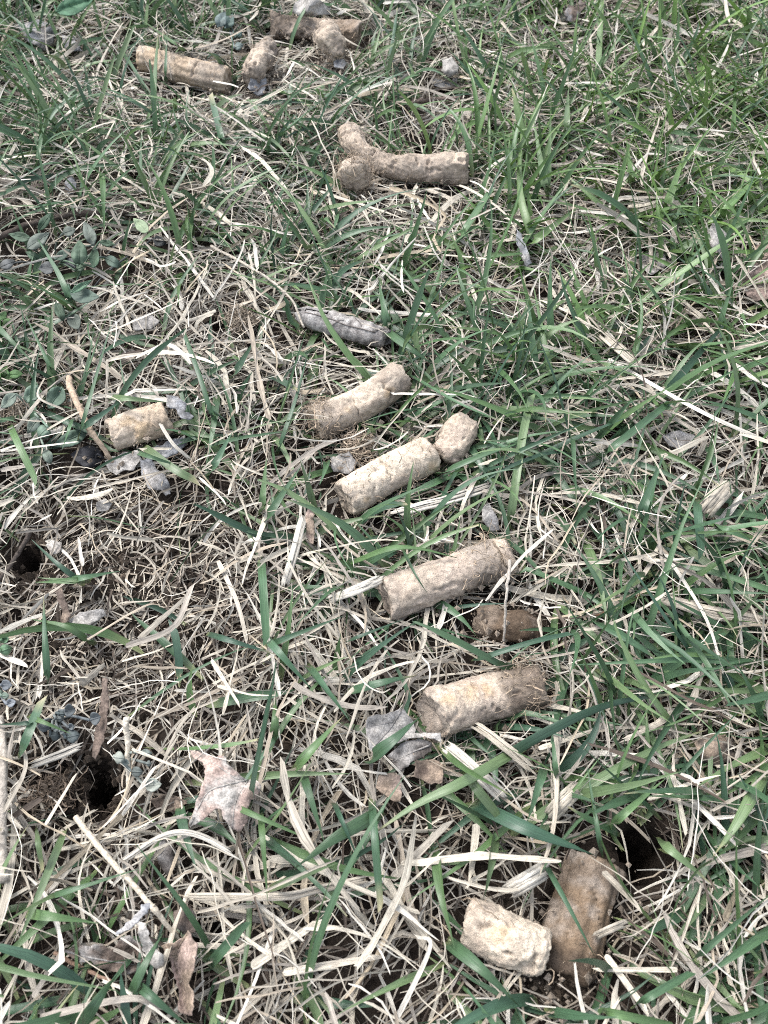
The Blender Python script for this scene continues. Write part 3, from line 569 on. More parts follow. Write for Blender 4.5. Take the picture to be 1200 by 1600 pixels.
weed('dark grey weed leaves in shade below the rosette', (100, 500), Wd([(350, 690, 400, 810, 60, .010), (440, 760, 490, 860, 80, .009), (620, 310, 720, 330, 36, .012), (960, 290, 1040, 330, 60, .008)]), 64, GRN)
W2 = lambda L: [((a * .25, 580 + b * .25), (c * .25, 580 + d * .25), w * .25, h) for a, b, c, d, w, h in L]
weed('dusty green weed leaves left of the tan core', (60, 660), W2([(100, 140, 5, 230, 70, .014), (240, 90, 150, 200, 85, .012), (390, 100, 300, 235, 110, .009), (240, 290, 170, 390, 70, .012), (300, 350, 240, 410, 90, .011), (540, 380, 330, 470, 90, .007), (280, 490, 320, 580, 60, .009)]), 65, [(.18, .22, .18), (.15, .21, .16), (.11, .16, .12)])
weed('dark purple grey leaf below the bent stalk at left', (150, 720), W2([(650, 545, 440, 520, 130, .004)]), 66, [(.05, .05, .056)])
W4 = lambda L: [((a * .25, 1040 + b * .25), (c * .25, 1040 + d * .25), w * .25, h) for a, b, c, d, w, h in L]
CL = [(.13, .145, .15), (.10, .12, .12), (.155, .17, .165)]
weed('cluster of tiny round blue grey seedling leaves above hole', (95, 1125), W4([(400, 280, 470, 280, 75, .012), (370, 300, 415, 300, 40, .011), (350, 330, 400, 330, 44, .010), (240, 385, 320, 385, 56, .010), (315, 440, 380, 440, 56, .010), (370, 410, 405, 410, 36, .011), (425, 385, 465, 380, 40, .010), (410, 450, 500, 430, 75, .011), (330, 395, 370, 390, 40, .011), (560, 340, 630, 320, 80, .009)]), 67, CL, name='seedling_cluster')
weed('tiny grey seedling leaves at left edge of bare patch', (10, 1090), W4([(5, 120, 75, 125, 60, .012), (10, 190, 60, 185, 40, .011), (40, 240, 98, 225, 50, .012), (-20, 170, 20, 175, 40, .010)]), 68, [(.17, .185, .20), (.16, .21, .17)], name='seedling_cluster')
weed('pale round seedling leaves beside straw right of hole', (190, 1190), W4([(715, 570, 780, 580, 75, .013), (770, 600, 805, 610, 40, .011), (825, 660, 890, 665, 62, .012), (905, 750, 1010, 740, 80, .010), (880, 540, 950, 550, 45, .010), (915, 610, 945, 615, 36, .010)]), 69, [(.30, .32, .28), (.20, .23, .21), (.14, .16, .15)], name='seedling_cluster')
weed('small bright green clover sprig at left edge', (15, 580), W2([(55, 20, 145, 15, 50, .014), (0, 40, 50, -30, 50, .012)]) + Wd([(0, 760, 40, 790, 60, .014), (20, 830, 80, 800, 50, .013), (0, 860, 30, 900, 50, .012)]), 70, [(.075, .14, .055), (.095, .17, .065)])
weed('smooth round green leaf pair at far left below soil', (8, 1005), [((0, 1018), (18, 1012), 16, .013), ((2, 1000), (14, 998), 12, .012)], 71, [(.13, .22, .13)])
weed('broad dark green leaf blade at top left edge', (88, 18), [((88, 18), (146, -2), 26, .030)], 72, [(.07, .15, .085)])
weed('blue green seedling leaves near the top cores', (355, 40), [((340, 42), (352, 18), 18, .014), ((352, 44), (364, 22), 16, .013), ((366, 75), (380, 70), 12, .010), ((368, 58), (378, 50), 10, .010)], 73, [(.16, .20, .19), (.12, .17, .15)], name='seedling_cluster')

# ------------------------------------------------------------------ twigs and standing stalks
def twig(label, pts, dpx, c, seed, name='twig', cat='twig', nodes=(), group=None):
    P = np.array([atg(x, y, h) for x, y, h in pts]); r = dpx / 2 / px_m(np.mean([p[1] for p in pts])); A = catmull(P, 34)
    base = P[0].copy(); root = tag(empty(name, base), label, cat, group)
    rad = r * np.linspace(1.1, .75, 34)
    for n in nodes: rad = rad * (1 + .35 * np.exp(-((np.linspace(0, 1, 34) - n) / .025) ** 2))
    A = A + min(.0005, r * .35) * np.stack([fbm(np.arange(34) * .35, np.arange(34) * 0, s=seed + k) for k in range(3)], -1)
    tube('shaft', A, rad, c, M_BARK, root, base, 10, .14, seed)
    for n in nodes:
        i = int(n * 33); d = np.array([.4, .3, .8]); q = A[i] + np.outer(np.linspace(0, 1, 5), d) * r * 2.4
        tube('bud', q, r * np.array([.5, .6, .5, .3, .1]), np.array(c) * .9, M_BARK, root, base, 6)
    return root
twig('dark thin twig lying across the hole at left edge', [(48, 828, .012), (30, 860, .011), (12, 890, .010), (-8, 915, .010)], 7, (.085, .07, .06), 81, nodes=(.4,))
twig('dark bark twig behind the weed rosette', [(-10, 372, .010), (40, 352, .011), (110, 335, .012), (180, 332, .011), (232, 335, .010)], 9, (.10, .08, .068), 82, nodes=(.55,))
twig('thin reddish brown twig among straw at right', [(930, 962, .013), (965, 950, .015), (985, 938, .016), (1010, 922, .018)], 5, (.20, .115, .07), 83, nodes=(.5,))
twig('slim brown stem under the crumpled leaf at bottom left', [(85, 1490, .009), (120, 1508, .011), (165, 1530, .012), (190, 1545, .010)], 6, (.27, .18, .13), 84)
twig('grey brown stick lying behind the forked core', [(612, 165, .011), (660, 158, .012), (720, 152, .011)], 7, (.20, .155, .13), 85, nodes=(.6,))
twig('thick weathered dead stem running up the left edge', [(6, 1380, .014), (3, 1290, .014), (6, 1200, .013), (2, 1120, .011)], 14, (.43, .385, .33), 86, name='dry_stalk', cat='stalk', nodes=(.3,))
twig('pale jointed stalk slanting down to the pinkish narrow leaf', [(118, 1278, .016), (160, 1330, .020), (215, 1392, .022), (245, 1425, .020), (278, 1468, .014)], 8.5, (.55, .48, .38), 87, name='dry_stalk', cat='stalk', nodes=(.72,))
twig('bent tan stalk with flaky bark left of the tan core', [(106, 590, .020), (120, 628, .021), (135, 662, .018), (160, 700, .014), (178, 722, .008)], 9, (.44, .34, .25), 88, name='dry_stalk', cat='stalk', nodes=(.35, .6))
twig('long thin pale stalk leading to the rolled leaf', [(330, 385, .016), (395, 420, .021), (450, 462, .022), (476, 512, .016)], 4, (.52, .46, .38), 89, name='dry_stalk', cat='stalk')
twig('straight stem resting upright on the sandy core', [(797, 876, .027), (791, 930, .024), (787, 1004, .010)], 4.5, (.40, .36, .31), 90, name='dry_stalk', cat='stalk')
twig('short white straw peg standing right of the soil hole', [(196, 1122, .018), (199, 1160, .014), (200, 1236, .008)], 9, (.62, .56, .46), 91, name='dry_stalk', cat='stalk')

# ------------------------------------------------------------------ blades and straws traced one by one
def strip(pts, wpx, kind, seed, z=(.010, .024, .018), blunt=False, roll=None, fold=None):
    r = np.random.default_rng(seed)
    if kind == 'g':
        p, q = np.array(pts[0], float), np.array(pts[1], float); pts = [tuple(p - (q - p) * .35)] + list(pts); z = (.003, z[1], z[2])
    n = len(pts); zz = np.interp(np.linspace(0, 1, n), [0, .5, 1], z)
    P = catmull(np.array([atg(p[0], p[1], h) for p, h in zip(pts, zz)]), 14)[None]; K = 14; t = np.linspace(0, 1, K)
    w = wpx / 2 / px_m(np.mean([p[1] for p in pts])) * .88
    pr = (np.minimum(1, .75 + 1.2 * t) * np.clip((1 - t) / (.10 if blunt else .5), .06 if not blunt else .8, 1) ** (.75)) if kind == 'g' else np.clip(np.minimum(t, 1 - t) / .04 + .75, 0, 1) * (1 + .10 * r.normal(0, 1, K).cumsum() * .3) * np.linspace(1.05, r.uniform(.6, 1.0), K)
    ro = (r.uniform(-.5, .5) if roll is None else roll) + np.linspace(0, r.uniform(-.5, .5), K)
    fo = (r.uniform(.15, .45) if kind == 'g' else r.uniform(-.15, .3)) if fold is None else fold
    x0, y0 = pts[0]
    C = green_cols(1, K, np.array([float(table(WARM, np.array(x0 * 1.), np.array(y0 * 1.))) * (r.random() * 1.3)]), r) if kind == 'g' else straw_cols(1, K, r, [.32, .22, .06, .08, .28, .0, .04])
    return ribbons(P, (w * pr)[None], ro[None], np.array([fo]), C, r.random(1)), P[0]
def split_straw(pts, wpx, seed, z):
    r = np.random.default_rng(seed); n = len(pts); zz = np.interp(np.linspace(0, 1, n), [0, .5, 1], z); K = 16
    P = catmull(np.array([atg(p[0], p[1], h) for p, h in zip(pts, zz)]), K); w = wpx / 2 / px_m(np.mean([p[1] for p in pts])); T, S, B = frames(P)
    m = 5 if wpx > 11 else 3; h = Heap(); c = STRAWS[r.choice([0, 1, 4])]; Lp = np.linalg.norm(P[-1] - P[0]); bk = min(1.0, Lp / (w * 40)) ** 2; bow = bk * r.normal(0, 1.0) * w * 1.5 * np.sin(np.linspace(0, math.pi, K)); wav = fbm(np.linspace(0, 4, K), np.zeros(K), s=seed) * w * .5 * bk
    P = P + S * (bow + wav)[:, None]; PP, WW, CC = [], [], []
    for j in range(m):
        f = (j + .5) / m * 2 - 1; lo, hi = r.uniform(0, .10), 1 - r.uniform(0, .14); t = np.linspace(lo, hi, K) * (K - 1); i = np.clip(t.astype(int), 0, K - 2); q = (t - i)[:, None]
        L = P[i] * (1 - q) + P[i + 1] * q; spread = 1 + .22 * abs(f) * np.linspace(-1, 1, K) ** 2 * r.uniform(-.5, 1.6) * bk
        PP.append(L + S * (f * w * spread)[:, None] + B * (r.normal(0, .00015) + .22 * w * (1 - f * f)) + B * (fbm(np.linspace(0, 3, K), np.full(K, j * 3.1), s=seed + 1) * .0003)[:, None])
        WW.append(w / m * 1.22 * np.clip(np.minimum(np.linspace(0, 1, K), np.linspace(1, 0, K)) / .05 + .5, 0, 1)); CC.append(np.tile(c * r.uniform(.72, 1.12), (K, 1)))
    h.add(*ribbons(np.array(PP), np.array(WW), np.array([[-.5 * ((j + .5) / m * 2 - 1)] * K for j in range(m)]), r.uniform(-.1, .3, m), np.array(CC), r.random(m), jag=2.5)); return h, P[0]
def single(label, cat, pts, wpx, kind, seed, name, **k):
    if kind == 's':
        h, p0 = split_straw(pts, wpx, seed, k['z']); o = h.build(name, M_STRAW, None, p0); o.location = p0; tag(o, label, cat)
    else:
        (V, Fq, C, U), P = strip(pts, wpx, kind, seed, **k)
        o = mesh_np(name, V, Fq, M_GREEN, None, C, U, P[0]); o.location = P[0]; tag(o, label, cat)
    sm = o.modifiers.new('thickness', 'SOLIDIFY'); sm.thickness = .0002; sm.offset = 0
    return o
G_ONE = [
 ('wide green blade arching above the brown grooved core', [(752, 1262), (810, 1290), (865, 1312), (918, 1331)], 25),
 ('long dark green blade crossing straw below the grey ended core', [(800, 1178), (720, 1224), (650, 1258), (585, 1302)], 18),
 ('green blade lying over the pale torn leaf', [(586, 1182), (615, 1158), (650, 1125)], 24),
 ('long bright green blade sweeping right below the grey ended core', [(795, 1178), (870, 1135), (960, 1098), (1070, 1082)], 16),
 ('thin green blade lying across the brown grooved core', [(858, 1362), (890, 1420), (926, 1488)], 10),
 ('broad green blade in the grass right of the brown stub', [(938, 976), (985, 1003), (1032, 1034)], 20),
 ('broad pointed blade at the lower right edge', [(1184, 1228), (1152, 1286), (1120, 1332)], 20),
 ('wide pale green blade below the pinkish lobed leaf', [(578, 1278), (522, 1310), (468, 1352)], 22),
 ('short broad green blade crossing the crumpled leaf', [(208, 1548), (228, 1506), (252, 1462)], 17),
 ('wide cut green blade at the bottom left', [(130, 1596), (152, 1562), (178, 1528)], 21),
 ('green blade curving below the gritty pale core', [(712, 1482), (755, 1518), (802, 1562)], 22),
 ('upright green blade standing alone in the bare patch', [(74, 1052), (70, 995), (68, 935)], 11),
 ('arched blade leaning left over the bark chip', [(137, 1000), (100, 978), (50, 968)], 11),
 ('tall narrow blade in front of the split khaki core', [(240, 168), (243, 110), (247, 52)], 9),
 ('slender blade crossing the middle of the split khaki core', [(259, 122), (260, 88), (261, 48)], 7),
 ('tall bright blade right of the forked core', [(830, 364), (812, 290), (818, 165)], 13),
 ('long green blade rising beside the weed rosette', [(110, 468), (92, 428), (58, 372)], 11),
 ('long thin blade leaning past the bent core', [(440, 690), (462, 625), (482, 548)], 8),
 ('wide green blade rising behind the rolled leaf', [(606, 508), (600, 478), (592, 440)], 14),
 ('green blade slanting right from the rolled leaf', [(612, 524), (640, 545), (672, 566)], 15),
 ('green blade passing under the pinkish broken nub', [(700, 735), (760, 710), (820, 690)], 15),
 ('green blade bridging the top of the sandy core', [(556, 878), (610, 858), (655, 858), (708, 870)], 13),
 ('short thick green blade beside the dark hollow at centre left', [(428, 1150), (430, 1120), (429, 1088)], 14),
 ('flat green blade pointing at the grey ended core', [(556, 1078), (600, 1066), (646, 1056)], 14),
]
for i, (lb, p, w) in enumerate(G_ONE): single(lb, 'grass blade', p, w, 'g', 300 + i, 'grass_blade', z=(.010, .028, .022))
S_ONE = [
 ('broad bleached dead blade reaching the right edge', [(1022, 930), (1100, 956), (1210, 974)], 21),
 ('broken flat straw chip above the gritty pale core', [(790, 1396), (825, 1375), (860, 1354)], 25),
 ('short wide straw chip in grass at lower right', [(856, 1279), (880, 1252), (906, 1228)], 23),
 ('flat straw band running down right below the grey ended core', [(734, 1128), (785, 1168), (842, 1214)], 14),
 ('widest straw band beneath the dark green crossing blade', [(690, 1160), (745, 1208), (798, 1258)], 20),
 ('long straw loop arching over the lower left thatch', [(180, 1352), (280, 1309), (385, 1346)], 8),
 ('straight straw line across the lower left thatch', [(280, 1403), (440, 1402), (592, 1370)], 10),
 ('wide bent straw below the smooth cream core', [(608, 804), (694, 776), (782, 755)], 15),
 ('white split straw fan at right edge', [(1096, 806), (1118, 780), (1142, 754)], 26),
 ('thin white straw crossing the end of the tan core', [(244, 650), (272, 690), (302, 722)], 5),
 ('white folded straw tip at upper right', [(1040, 184), (1052, 206), (1061, 232)], 15),
 ('wide grey straw butting the left end of the sandy core', [(512, 938), (560, 920), (604, 900)], 17),
 ('short white straw right of the brown grooved core', [(928, 1464), (955, 1452), (982, 1440)], 10),
 ('pale rib of straw in the bare patch running to the hole', [(46, 1197), (90, 1180), (132, 1163)], 11),
 ('wide straw rising in the middle of the photo left side', [(444, 918), (462, 860), (477, 798)], 13),
 ('large cream straw fan in grass at right centre', [(940, 520), (975, 552), (1006, 580)], 18),
]
for i, (lb, p, w) in enumerate(S_ONE): single(lb, 'straw', p, w, 's', 500 + i, 'straw', z=(.014, .020, .015))
G_TR = [([(740, 1225), (780, 1275)], 16), ([(772, 1315), (765, 1355), (757, 1402)], 20), ([(682, 1345), (690, 1400), (708, 1470)], 18), ([(970, 1276), (1035, 1220)], 14),
 ([(1200, 1455), (1150, 1490), (1098, 1527)], 16), ([(960, 1583), (1052, 1602)], 14), ([(1045, 1325), (1106, 1376)], 16), ([(845, 1215), (825, 1282)], 16), ([(935, 1305), (918, 1200)], 9),
 ([(92, 1322), (60, 1400), (28, 1474)], 14), ([(60, 1308), (68, 1356)], 14), ([(230, 1550), (292, 1602)], 16), ([(410, 1300), (418, 1402)], 12), ([(390, 1270), (482, 1311)], 10), ([(480, 1230), (506, 1312)], 14),
 ([(585, 1290), (596, 1417)], 14), ([(530, 1275), (561, 1346)], 10), ([(65, 1430), (147, 1441)], 16), ([(100, 1395), (212, 1359)], 10), ([(445, 1380), (522, 1350)], 14), ([(340, 1492), (382, 1443)], 18),
 ([(121, 906), (88, 880), (51, 845)], 10), ([(121, 907), (58, 910)], 12), ([(121, 904), (182, 893)], 11), ([(121, 908), (62, 903)], 9), ([(410, 905), (416, 1002)], 14), ([(350, 998), (427, 1021)], 10), ([(430, 1013), (487, 1077)], 13), ([(495, 1060), (547, 1127)], 16),
 ([(475, 1187), (532, 1123)], 20), ([(38, 1162), (66, 1093)], 15), ([(45, 1130), (0, 1132)], 8), ([(60, 1125), (108, 1145)], 8), ([(440, 1000), (532, 964)], 10), ([(1080, 1000), (1172, 1062)], 14), ([(760, 1026), (830, 1004), (892, 990)], 9), ([(868, 1202), (862, 1138)], 10),
 ([(1130, 825), (1177, 846)], 12), ([(632, 865), (650, 900), (667, 926)], 5), ([(556, 997), (627, 969)], 8), ([(1090, 800), (1096, 867)], 14), ([(836, 572), (828, 510), (819, 433)], 14), ([(861, 587), (848, 520), (834, 448)], 10),
 ([(1050, 602), (1098, 545), (1152, 484)], 14), ([(895, 700), (901, 792)], 9), ([(800, 792), (815, 690), (831, 618)], 14), ([(1005, 792), (1036, 713)], 16), ([(945, 570), (1002, 591)], 12), ([(1095, 541), (1182, 529)], 14), ([(655, 595), (720, 632), (792, 661)], 8),
 ([(960, 697), (1047, 628)], 12), ([(1125, 502), (1146, 438)], 12), ([(850, 282), (834, 188)], 12), ([(857, 272), (861, 148)], 10), ([(885, 197), (888, 140)], 12), ([(935, 102), (941, -4)], 10), ([(1145, 197), (1151, 98)], 10), ([(1045, 312), (1072, 233)], 14),
 ([(1140, 322), (1204, 256)], 14), ([(840, 372), (902, 324)], 14), ([(725, 362), (767, 298)], 14), ([(795, 252), (806, 183)], 10), ([(985, 272), (979, 218)], 12), ([(200, 95), (242, 157)], 8), ([(160, 290), (163, 362)], 10), ([(345, 212), (329, 148)], 10), ([(60, 242), (76, 158)], 7),
 ([(220, 272), (221, 208)], 8), ([(450, 202), (512, 149)], 10), ([(76, 567), (38, 488)], 8), ([(330, 642), (310, 580), (289, 523)], 9), ([(135, 642), (176, 498)], 7), ([(410, 782), (416, 718)], 12), ([(425, 797), (467, 733)], 14), ([(335, 727), (361, 678)], 14), ([(25, 685), (57, 752)], 12),
 ([(140, 662), (192, 624)], 12), ([(0, 515), (52, 567)], 10), ([(370, 577), (397, 533)], 12), ([(190, 622), (258, 628)], 10), ([(236, 706), (275, 735), (308, 752)], 13), ([(110, 665), (98, 700)], 8), ([(230, 712), (280, 728)], 8), ([(275, 70), (220, 30)], 8), ([(1105, 1480), (1200, 1400)], 12), ([(1010, 1560), (1080, 1520)], 12)]
for i, (p, w) in enumerate(G_TR): heap_green.add(*strip(p, w, 'g', 700 + i, z=(.010, .026, .022), blunt=(i % 5 == 0))[0])
S_TR = [([(390, 1512), (500, 1438)], 16), ([(440, 1520), (595, 1494)], 14), ([(330, 1030), (374, 1102)], 7), ([(340, 875), (370, 940), (386, 1002)], 8), ([(995, 82), (1057, 8)], 7), ([(710, 170), (802, 196)], 10), ([(610, 1376), (702, 1284)], 13), ([(745, 1285), (735, 1372)], 14),
 ([(945, 1490), (1012, 1582)], 10), ([(620, 1592), (672, 1480), (650, 1463)], 9), ([(580, 888), (614, 938)], 4), ([(0, 705), (120, 690)], 6), ([(0, 735), (60, 725)], 7), ([(70, 590), (60, 620), (100, 640)], 5), ([(210, 1340), (330, 1290)], 6), ([(120, 1010), (220, 950), (250, 945)], 6), ([(195, 1010), (270, 980), (300, 915)], 10), ([(215, 1000), (300, 925)], 9),
 ([(205, 1170), (300, 1208)], 5), ([(70, 1290), (118, 1210)], 6), ([(5, 1270), (40, 1200), (30, 1150)], 7), ([(190, 1275), (242, 1198)], 6), ([(640, 395), (760, 405), (800, 420)], 6), ([(880, 640), (980, 600), (1060, 640)], 5), ([(950, 560), (1090, 640), (1200, 690)], 6), ([(1000, 870), (1090, 900)], 8),
 ([(1030, 850), (1100, 960), (1130, 1050)], 6), ([(1000, 1230), (1110, 1270)], 8), ([(840, 1170), (960, 1130)], 10), ([(940, 1360), (1000, 1420)], 12), ([(1130, 1440), (1160, 1370)], 14), ([(1060, 1515), (930, 1515)], 9), ([(50, 1560), (100, 1480)], 9), ([(60, 1590), (200, 1560), (260, 1575)], 12)]
for i, (p, w) in enumerate(S_TR): heap_straw.add(*strip(p, w, 's', 900 + i, z=(.016, .022, .017))[0])

# ------------------------------------------------------------------ scattered grass and thatch
def grow(base, az, th0, bend, azd, L, K, r, curl=0.0):
    N = len(az); P = np.zeros((N, K, 3)); P[:, 0] = base; st = (L / (K - 1))
    kink = r.integers(1, K * 3, N); ka = r.normal(0, .9, N)
    a, th = az.copy(), th0.copy()
    for k in range(1, K):
        P[:, k] = P[:, k - 1] + np.stack([np.cos(th) * np.cos(a), np.cos(th) * np.sin(a), np.sin(th)], -1) * st[:, None]
        th = th - bend / (K - 1); a = a + azd / (K - 1) + r.normal(0, 1, N) * curl + np.where(kink == k, ka, 0) * (curl > .05)
    return P
def keepers(P, r, zmargin=.0):
    """drop ribbons that run into a core or cross something the photograph shows clear"""
    N, K, _ = P.shape; ok = np.ones(N, bool); flat = P.reshape(-1, 3).copy()
    for A, R in CAPS:
        lo, hi = A.min(0) - R, A.max(0) + R
        near = np.all((flat > lo) & (flat < hi), 1); i = np.nonzero(near)[0]
        if len(i) == 0: continue
        D = flat[i][:, None] - A[None]; dd = np.linalg.norm(D, axis=2); j = dd.argmin(1); d = dd[np.arange(len(i)), j]; v = D[np.arange(len(i)), j]
        ins = d < R * 1.04
        ok[np.unique(i[ins & (v[:, 2] > .25 * R)] // K)] = False
        q = ins & (v[:, 2] <= .25 * R); u = v[q] / (d[q][:, None] + 1e-9)
        flat[i[q]] = A[j[q]] + u * R * 1.06
    P = flat.reshape(N, K, 3); P[..., 2] = np.maximum(P[..., 2], np.maximum(gz(P[..., 0], P[..., 1]), -.010) + .0006)
    px, py = to_px(P); hh = P[..., 2] - gz(P[..., 0], P[..., 1]); bx0, bx1, by0, by1 = px.min(1), px.max(1), py.min(1), py.max(1)
    dep = P[..., 1] * CP - (P[..., 2] - CAM_Z) * SP
    for (x0, y0, x1, y1, rr, keep, dz) in CLEAR:
        e = np.array([x1 - x0, y1 - y0]); l2 = e @ e + 1e-9
        q = np.nonzero((bx1 > min(x0, x1) - rr) & (bx0 < max(x0, x1) + rr) & (by1 > min(y0, y1) - rr) & (by0 < max(y0, y1) + rr))[0]
        if not len(q): continue
        X, Y = px[q], py[q]; t = np.clip(((X - x0) * e[0] + (Y - y0) * e[1]) / l2, 0, 1); d = np.hypot(X - x0 - t * e[0], Y - y0 - t * e[1])
        hit = ((d < rr) & (dep[q] < dz)).any(1); ok[q] &= ~(hit & (r.random(len(q)) > keep))
    for (p, rad, dep) in HW:
        if dep < .02: continue
        hit = (np.hypot(P[..., 0] - p[0], P[..., 1] - p[1]) < rad * .85).any(1); ok &= ~(hit & (r.random(N) > .06))
    return ok, P
X0, X1, Y0, Y1 = -.42, .42, -.10, .80
AREA = (X1 - X0) * (Y1 - Y0)
def scatter(per_m2, r, out=.35):
    n = int(per_m2 * AREA); x = r.uniform(X0, X1, n); y = r.uniform(Y0, Y1, n)
    px, py = to_px(np.stack([x, y, 0 * x], -1)); inv = (px > -130) & (px < 1330) & (py > -110) & (py < 1760)
    k = inv | (r.random(n) < out); return x[k], y[k], px[k], py[k]
BARE = lambda px, py: np.exp(-(((px - 215) / 200) ** 4 + ((py - 975) / 170) ** 4)) + .8 * np.exp(-(((px - 110) / 95) ** 2 + ((py - 1215) / 60) ** 2)) + .6 * np.exp(-(((px - 340) / 90) ** 2 + ((py - 530) / 45) ** 2))
def thatch(per_m2, lw, ll, hz, K, curl, p, seed, bare_keep, tilt=.16, only_bare=False):
    r = np.random.default_rng(seed); x, y, px, py = scatter(per_m2, r); n = len(x)
    dens = .62 + .55 * fbm(x * 30, y * 30, s=seed + 2, o=2); b = np.clip(BARE(px, py), 0, 1)
    k = (r.random(n) < np.clip(dens + .25, .25, 1)) & (r.random(n) < 1 - b * (1 - bare_keep)); k &= (r.random(n) < b * 1.2) | (not only_bare); x, y, px, py, b = x[k], y[k], px[k], py[k], b[k]; n = len(x)
    flow = 4.5 * fbm(x * 16, y * 16, s=77, o=2) + .9
    az = np.where(r.random(n) < .45, flow + r.normal(0, .55, n), r.uniform(0, 6.283, n)) + np.pi * (r.random(n) < .5)
    L = r.uniform(*ll, n) * (1 - .5 * b); z = hz[0] + (hz[1] - hz[0]) * r.random(n) ** 1.4 * (1 - .5 * b)
    g = np.maximum(gz(x, y), -.006)
    base = np.stack([x, y, g + z], -1); base[:, 0] -= np.cos(az) * L / 2; base[:, 1] -= np.sin(az) * L / 2
    P = grow(base, az, r.normal(tilt * .6, tilt, n), r.normal(tilt * 1.2, tilt * 1.6, n), r.normal(0, .45, n), L, K, r, curl)
    gg = gz(P[..., 0], P[..., 1]); P[..., 2] = np.maximum(P[..., 2], np.maximum(gg, -.010) + .0007)
    ok, P = keepers(P, r); P = P[ok]; n = len(P)
    t = np.linspace(0, 1, K)[None]; w = r.uniform(*lw, n)[:, None] / 2 * np.clip(np.minimum(t, 1 - t) / .08 + .65, 0, 1) * (1 + .16 * r.normal(0, 1, (n, K))) * (1 - t * r.uniform(0, .75, (n, 1)))
    roll = r.normal(0, .5, (n, 1)) + r.normal(0, .7, (n, 1)) * t
    heap_straw.add(*ribbons(P, np.abs(w), roll, r.uniform(-.3, .5, n), straw_cols(n, K, r, p), r.random(n)))
thatch(62000, (.0004, .0009), (.010, .034), (.0005, .008), 6, .16, [.07, .10, .20, .18, .05, .36, .04], 31, .85, .14)
thatch(38000, (.0006, .0013), (.016, .050), (.003, .017), 8, .10, [.24, .20, .13, .15, .18, .06, .04], 32, .36, .20)
thatch(6500, (.0013, .0028), (.018, .058), (.006, .020), 9, .07, [.28, .22, .07, .10, .26, .02, .05], 33, .15, .17)
thatch(9000, (.0003, .0006), (.020, .055), (.010, .022), 10, .17, [.32, .2, .06, .08, .34, .0, .0], 34, .45, .24)
thatch(125000, (.0004, .0011), (.010, .028), (.0008, .007), 5, .16, [.10, .16, .26, .20, .05, .20, .03], 35, 1.0, .10, True)

def green(per_m2, seed):
    r = np.random.default_rng(seed); x, y, px, py = scatter(per_m2, r, .5); n = len(x)
    G = table(GREEN, px, py) * np.clip(1 + 1.1 * fbm(x * 26, y * 26, s=5, o=2), .15, 2.0)
    k = r.random(n) < G; x, y, px, py = x[k], y[k], px[k], py[k]; n = len(x); m = r.integers(2, 7, n); i = np.repeat(np.arange(n), m); N = len(i)
    bx, by = x[i] + r.normal(0, .0028, N), y[i] + r.normal(0, .0028, N)
    lean = (r.uniform(0, 6.283, n))[i]; az = lean + r.normal(0, 1.1, N)
    top = np.clip((700 - py[i]) / 700, 0, 1)
    up = np.where(r.random(N) < .30 + .25 * top, r.uniform(.8, 1.35, N), r.uniform(.25, .8, N))
    L = r.uniform(.020, .066, N) * np.where(r.random(N) < .15, 1.3, 1.0); K = 10
    base = np.stack([bx, by, np.maximum(gz(bx, by), -.004) + .003], -1)
    P = grow(base, az, up, r.uniform(.2, 1.3, N), r.normal(0, .5, N), L, K, r, .03)
    gg = gz(P[..., 0], P[..., 1]); P[..., 2] = np.maximum(P[..., 2], np.maximum(gg, -.004) + .004)
    ok, P = keepers(P, r); qx, qy = to_px(P); ok &= ~((BARE(qx, qy).max(1) > .4) & (r.random(len(ok)) < .8)); P = P[ok]; i = i[ok]; N = len(P); L = L[ok]
    t = np.linspace(0, 1, K)[None]; blunt = (r.random((N, 1)) < .16)
    pr = np.minimum(1, .5 + 2.5 * t) * np.where(blunt, np.clip((1.02 - t) / .25, .35, 1), np.clip((1 - t) / .55, .04, 1) ** .8)
    w = (.0010 + .0026 * r.random(N) ** 1.3)[:, None] / 2 * pr
    roll = r.normal(0, .45, (N, 1)) + r.normal(0, .6, (N, 1)) * t
    warm = table(WARM, px[i], py[i]) * r.random(N) * 1.6
    heap_green.add(*ribbons(P, w, roll, r.uniform(.1, .55, N), green_cols(N, K, np.clip(warm, 0, 1), r), r.random(N)))
green(8600, 41)

# the same lawn carried on past the edges of the picture, thinner
def beyond(seed):
    r = np.random.default_rng(seed)
    for kind, n in (('s', 14000), ('g', 9000)):
        x = r.uniform(-1.9, 1.9, n); y = r.uniform(-1.4, 2.6, n); k = ~((x > X0) & (x < X1) & (y > Y0) & (y < Y1)); x, y = x[k], y[k]; n = len(x); K = 5
        az = r.uniform(0, 6.283, n); L = r.uniform(.04, .09, n); base = np.stack([x, y, gz(x, y) + r.uniform(.001, .008, n)], -1)
        P = grow(base, az, r.uniform(.3, 1.2, n) if kind == 'g' else r.normal(.08, .1, n), r.uniform(.2, 1.2, n) if kind == 'g' else r.normal(.1, .15, n), r.normal(0, .6, n), L, K, r)
        P[..., 2] = np.maximum(P[..., 2], gz(P[..., 0], P[..., 1]) + .002); t = np.linspace(0, 1, K)[None]
        w = r.uniform(.003, .006, n)[:, None] / 2 * np.clip((1 - t) / .5, .06, 1)
        C = green_cols(n, K, r.random(n) * .5, r) if kind == 'g' else straw_cols(n, K, r, [.28, .22, .08, .10, .24, .02, .06])
        (heap_green if kind == 'g' else heap_straw).add(*ribbons(P, w, r.normal(0, .5, (n, K)), r.uniform(.1, .5, n), C, r.random(n)))
beyond(51)
tag(heap_straw.build('dry_thatch', M_STRAW), 'tangled mat of bleached dry grass straw covering the soil', 'thatch', kind='stuff')
